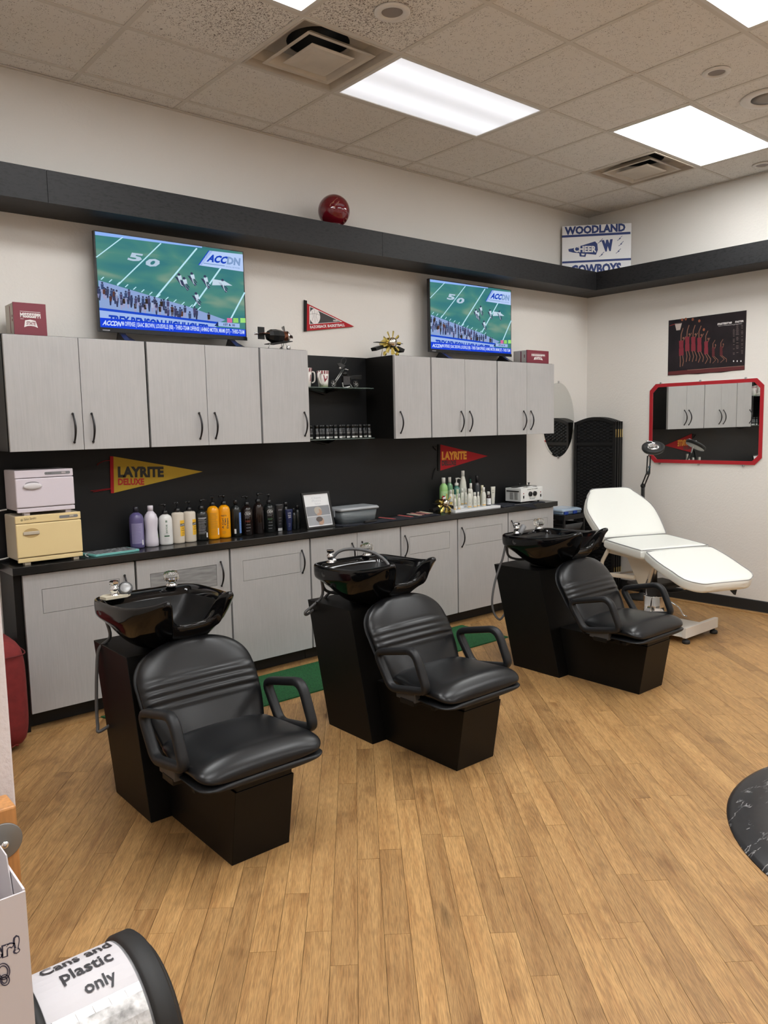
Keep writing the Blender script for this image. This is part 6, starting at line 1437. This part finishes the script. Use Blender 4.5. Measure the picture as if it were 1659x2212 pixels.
for sx, sy in ((-.10, -.10), (.08, -.14)): build('foot_lever', MB().sweep(smoothpath([(sx*.6, sy*.5, .19), (sx*1.2, sy*1.2, .14), (sx*1.4, sy*1.5, .085), (sx*1.6, sy*1.7, .075)], 4), .006, 8), M['chrome'], bed)
build('leg_catch', MB().prism([(.10, -.70, .385), (.16, -.70, .385), (.13, -.72, .345)], (0, -.02, 0)), M['rubber'], bed)
# floor mat at the right edge
t = thing('floor_mat', 'round black marbled anti-fatigue mat at the right edge of the floor', 'mat', (1.75, -3.9, 0))
mm = MB(); 
def mring(r, z): return [Vector((1.75+r*math.cos(2*PI*i/96), -3.9+r*math.sin(2*PI*i/96), z)) for i in range(96)]
mm.rings([mring(.845, .0006), mring(.842, .004), mring(.825, .011), mring(.66, .013), mring(.64, .009), mring(.62, .013), mring(.3, .013)])
build('surface', mm, M['marble'], t)

# ================================================================== LEFT FOREGROUND
t = thing('floor_cushion', 'red fabric floor cushion standing by the cabinet end', 'cushion', (-.78, -.33, 0))
S = []
for k in range(13):
    f = k/12; e = abs(f-.5)*2; hw = .20*(1-.10*e**6); S.append(((-.775, -.30, .012+.56*f), (1, 0, 0), (0, 1, 0), .212*(1-.16*e**5), .225*(1-.20*e**5), 0))
build('cover', pad(MB(), S, 36, 6, 6), M['red_fabric'], t, sub=1)
build('seam', MB().sweep([(-.775+.213*math.copysign(abs(math.cos(a))**.33, math.cos(a)), -.30+.226*math.copysign(abs(math.sin(a))**.33, math.sin(a)), .50) for a in [2*PI*k/48 for k in range(48)]], .0035, 6, closed=True), mat('red_seam', (.12, .01, .012), .8), t)
build('loop_handle', MB().sweep(smoothpath([(-.72, -.53, .03), (-.70, -.545, .045), (-.66, -.54, .06), (-.65, -.53, .05)], 5), .004, 6, rx=.010, ry=.002), M['red_fabric'], t)
oak = mat('orange_oak', (.50, .23, .075), .4, var=.25, scale=6, stretch=(12, 12, 1))
t = thing('wood_post', 'orange wooden post with a round metal plate at the left edge', 'post', (-1.35, -2.24, 0))
build('board', MB().box(-1.62, -1.100, -2.300, -2.20, 0, .552), oak, t, bevel=.006)
pq = at(6, 1818, 1, -2.302)
dp = build('metal_plate', MB().lathe([(.052, 0), (.052, -.004), (.050, -.005), (.001, -.005)], (pq.x, -2.3005, pq.z), 36, axis=1), mat('plate_grey', (.25, .25, .245), .4, .6), t)
build('bolt', MB().lathe([(.012, -.005), (.011, -.009), (.004, -.013), (.001, -.013)], (pq.x+.004, -2.3005, pq.z-.01), 14, axis=1), M['chrome'], dp)
# open white carton
t = thing('carton', 'open white printed carton standing at the lower left corner', 'carton', (-1.42, -2.93, 0))
x0, x1, y0, y1, zz = -1.62, -1.268, -3.02, -2.80, .70
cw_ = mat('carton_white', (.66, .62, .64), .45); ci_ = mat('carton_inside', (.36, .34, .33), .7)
build('walls', MB().box(x0, x1, y0, y0+.004, .0006, zz).box(x0, x1, y1-.004, y1, .0006, zz+.03).box(x1-.004, x1, y0+.004, y1-.004, .0006, zz+.004).box(x0, x0+.004, y0+.004, y1-.004, .0006, zz), cw_, t)
build('inner_flap', MB().hexa([(x1-.008, y0+.06, zz-.08), (x1-.0055, y0+.06, zz-.08), (x1-.0055, y1-.01, zz-.08), (x1-.008, y1-.01, zz-.08), (x1-.008, y0+.10, zz+.035), (x1-.0055, y0+.10, zz+.035), (x1-.0055, y1-.02, zz+.035), (x1-.008, y1-.02, zz+.035)]), cw_, t)
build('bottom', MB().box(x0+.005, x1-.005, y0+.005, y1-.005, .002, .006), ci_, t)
cz = lambda a, b: (lambda p: (p.x, p.z))(at(a*.2315, 1700+b*.2315, 1, y0-.0005))
P = Print(yplane(y0)); dk3 = flat('carton_ink', (.05, .05, .09)); cwf = flat('carton_paper', (.66, .62, .64))
P.text(dk3, 'er!', (cz(-120, 1650), cz(190, 1545), cz(-125, 1470)), .07); P.text(cwf, 'er!', (cz(-108, 1634), cz(178, 1537), cz(-112, 1485)), .01)
def ellp(cx_, cy_, rx_, ry_): return [cz(cx_+rx_*math.cos(2*PI*k/28), cy_+ry_*math.sin(2*PI*k/28)) for k in range(29)]
for e_ in ((30, 1720, 60, 75), (30, 1722, 42, 55), (45, 1800, 42, 50), (40, 1800, 25, 30)): P.line(dk3, ellp(*e_), .0022, False)
P.h += .0004; P.done('print', t)
P = Print(planemap((x1-.0085, y1, 0), (0, -1, 0), (0, 0, 1))); P.line(dk3, [(.05+.008*math.cos(2*PI*k/16), zz-.02+.014*math.sin(2*PI*k/16)) for k in range(17)], .003); P.done('flap_print', t)
# recycling drum lying on its side
t = thing('recycling_bin', 'silver and black bin lying on its side, labelled cans and plastic only', 'bin', (-1.25, -2.876, 0))
yc, R0 = -2.885, .19; zcb = .2005
body = mat('bin_silver', (.52, .52, .53), .35, .4, var=.3, scale=14)
build('drum', MB().lathe([(R0-.012, -1.245), (R0, -1.243), (R0, -1.02)], (0, yc, zcb), 64, axis=0), body, t)
build('rim_ring', MB().lathe([(R0-.02, -1.030), (R0+.004, -1.030), (R0+.010, -1.022), (R0+.010, -.985), (R0+.002, -.978), (R0-.02, -.978)], (0, yc, zcb), 64, axis=0), M['rubber'], t)
build('rear_ring', MB().lathe([(R0-.02, -1.262), (R0+.008, -1.260), (R0+.008, -1.238), (R0-.02, -1.236)], (0, yc, zcb), 64, axis=0), M['rubber'], t)
build('end_cap', MB().lathe([(R0-.004, -.980), (R0-.02, -.965), (.09, -.955), (.085, -.945), (.001, -.945)], (0, yc, zcb), 48, axis=0), M['rubber'], t)
def bm_(s_, t_, h):   # s along the axis, t = arc angle from the top towards the viewer
    r_ = R0+h; return Vector((s_, yc-math.sin(t_)*r_, zcb+math.cos(t_)*r_))
P = Print(bm_, .0003, .0004); lw = flat('label_paper', (.60, .58, .60)); lk = flat('label_ink', (.03, .03, .035)); tape = mat('silver_tape', (.62, .62, .62), .3, .5, var=.5, scale=40); 
def arcpatch(m_, s0, s1, a0, a1, n=12):
    for k in range(n):
        a = a0+(a1-a0)*k/n; b = a0+(a1-a0)*(k+1)/n; P.poly(m_, [(s0, b), (s1, b), (s1, a), (s0, a)], False)
    P.h += P.step
arcpatch(lw, -1.235, -1.036, -.75, .50); arcpatch(tape, -1.225, -1.036, .50, 1.6, 10)
for k in range(5): P.line(flat('tape_edge', (.4, .36, .33)), [(-1.215+k*.036, .52), (-1.213+k*.036, .6), (-1.211+k*.036, .9), (-1.212+k*.036, 1.3)], .0012, False)
P.h += P.step
P.h += .0014
bt = lambda w_, s0, s1, a0, a1: P.text(lk, w_, ((s0, a1), (s1, a1), (s0, a0)), .018, False)
bt('Cans and', -1.205, -1.045, -.42, -.20); bt('plastic', -1.178, -1.062, -.11, .15); bt('only', -1.145, -1.075, .21, .43)
P.done('label', t)
o = build('orange_lid', MB().lathe([(.05, .0006), (.055, .006), (.05, .02), (.001, .021)], (-.97, -3.12, 0), 24), mat('orange_red_plastic', (.7, .09, .03), .35)); setp(o, 'small orange-red lid on the floor beside the bin', 'lid')
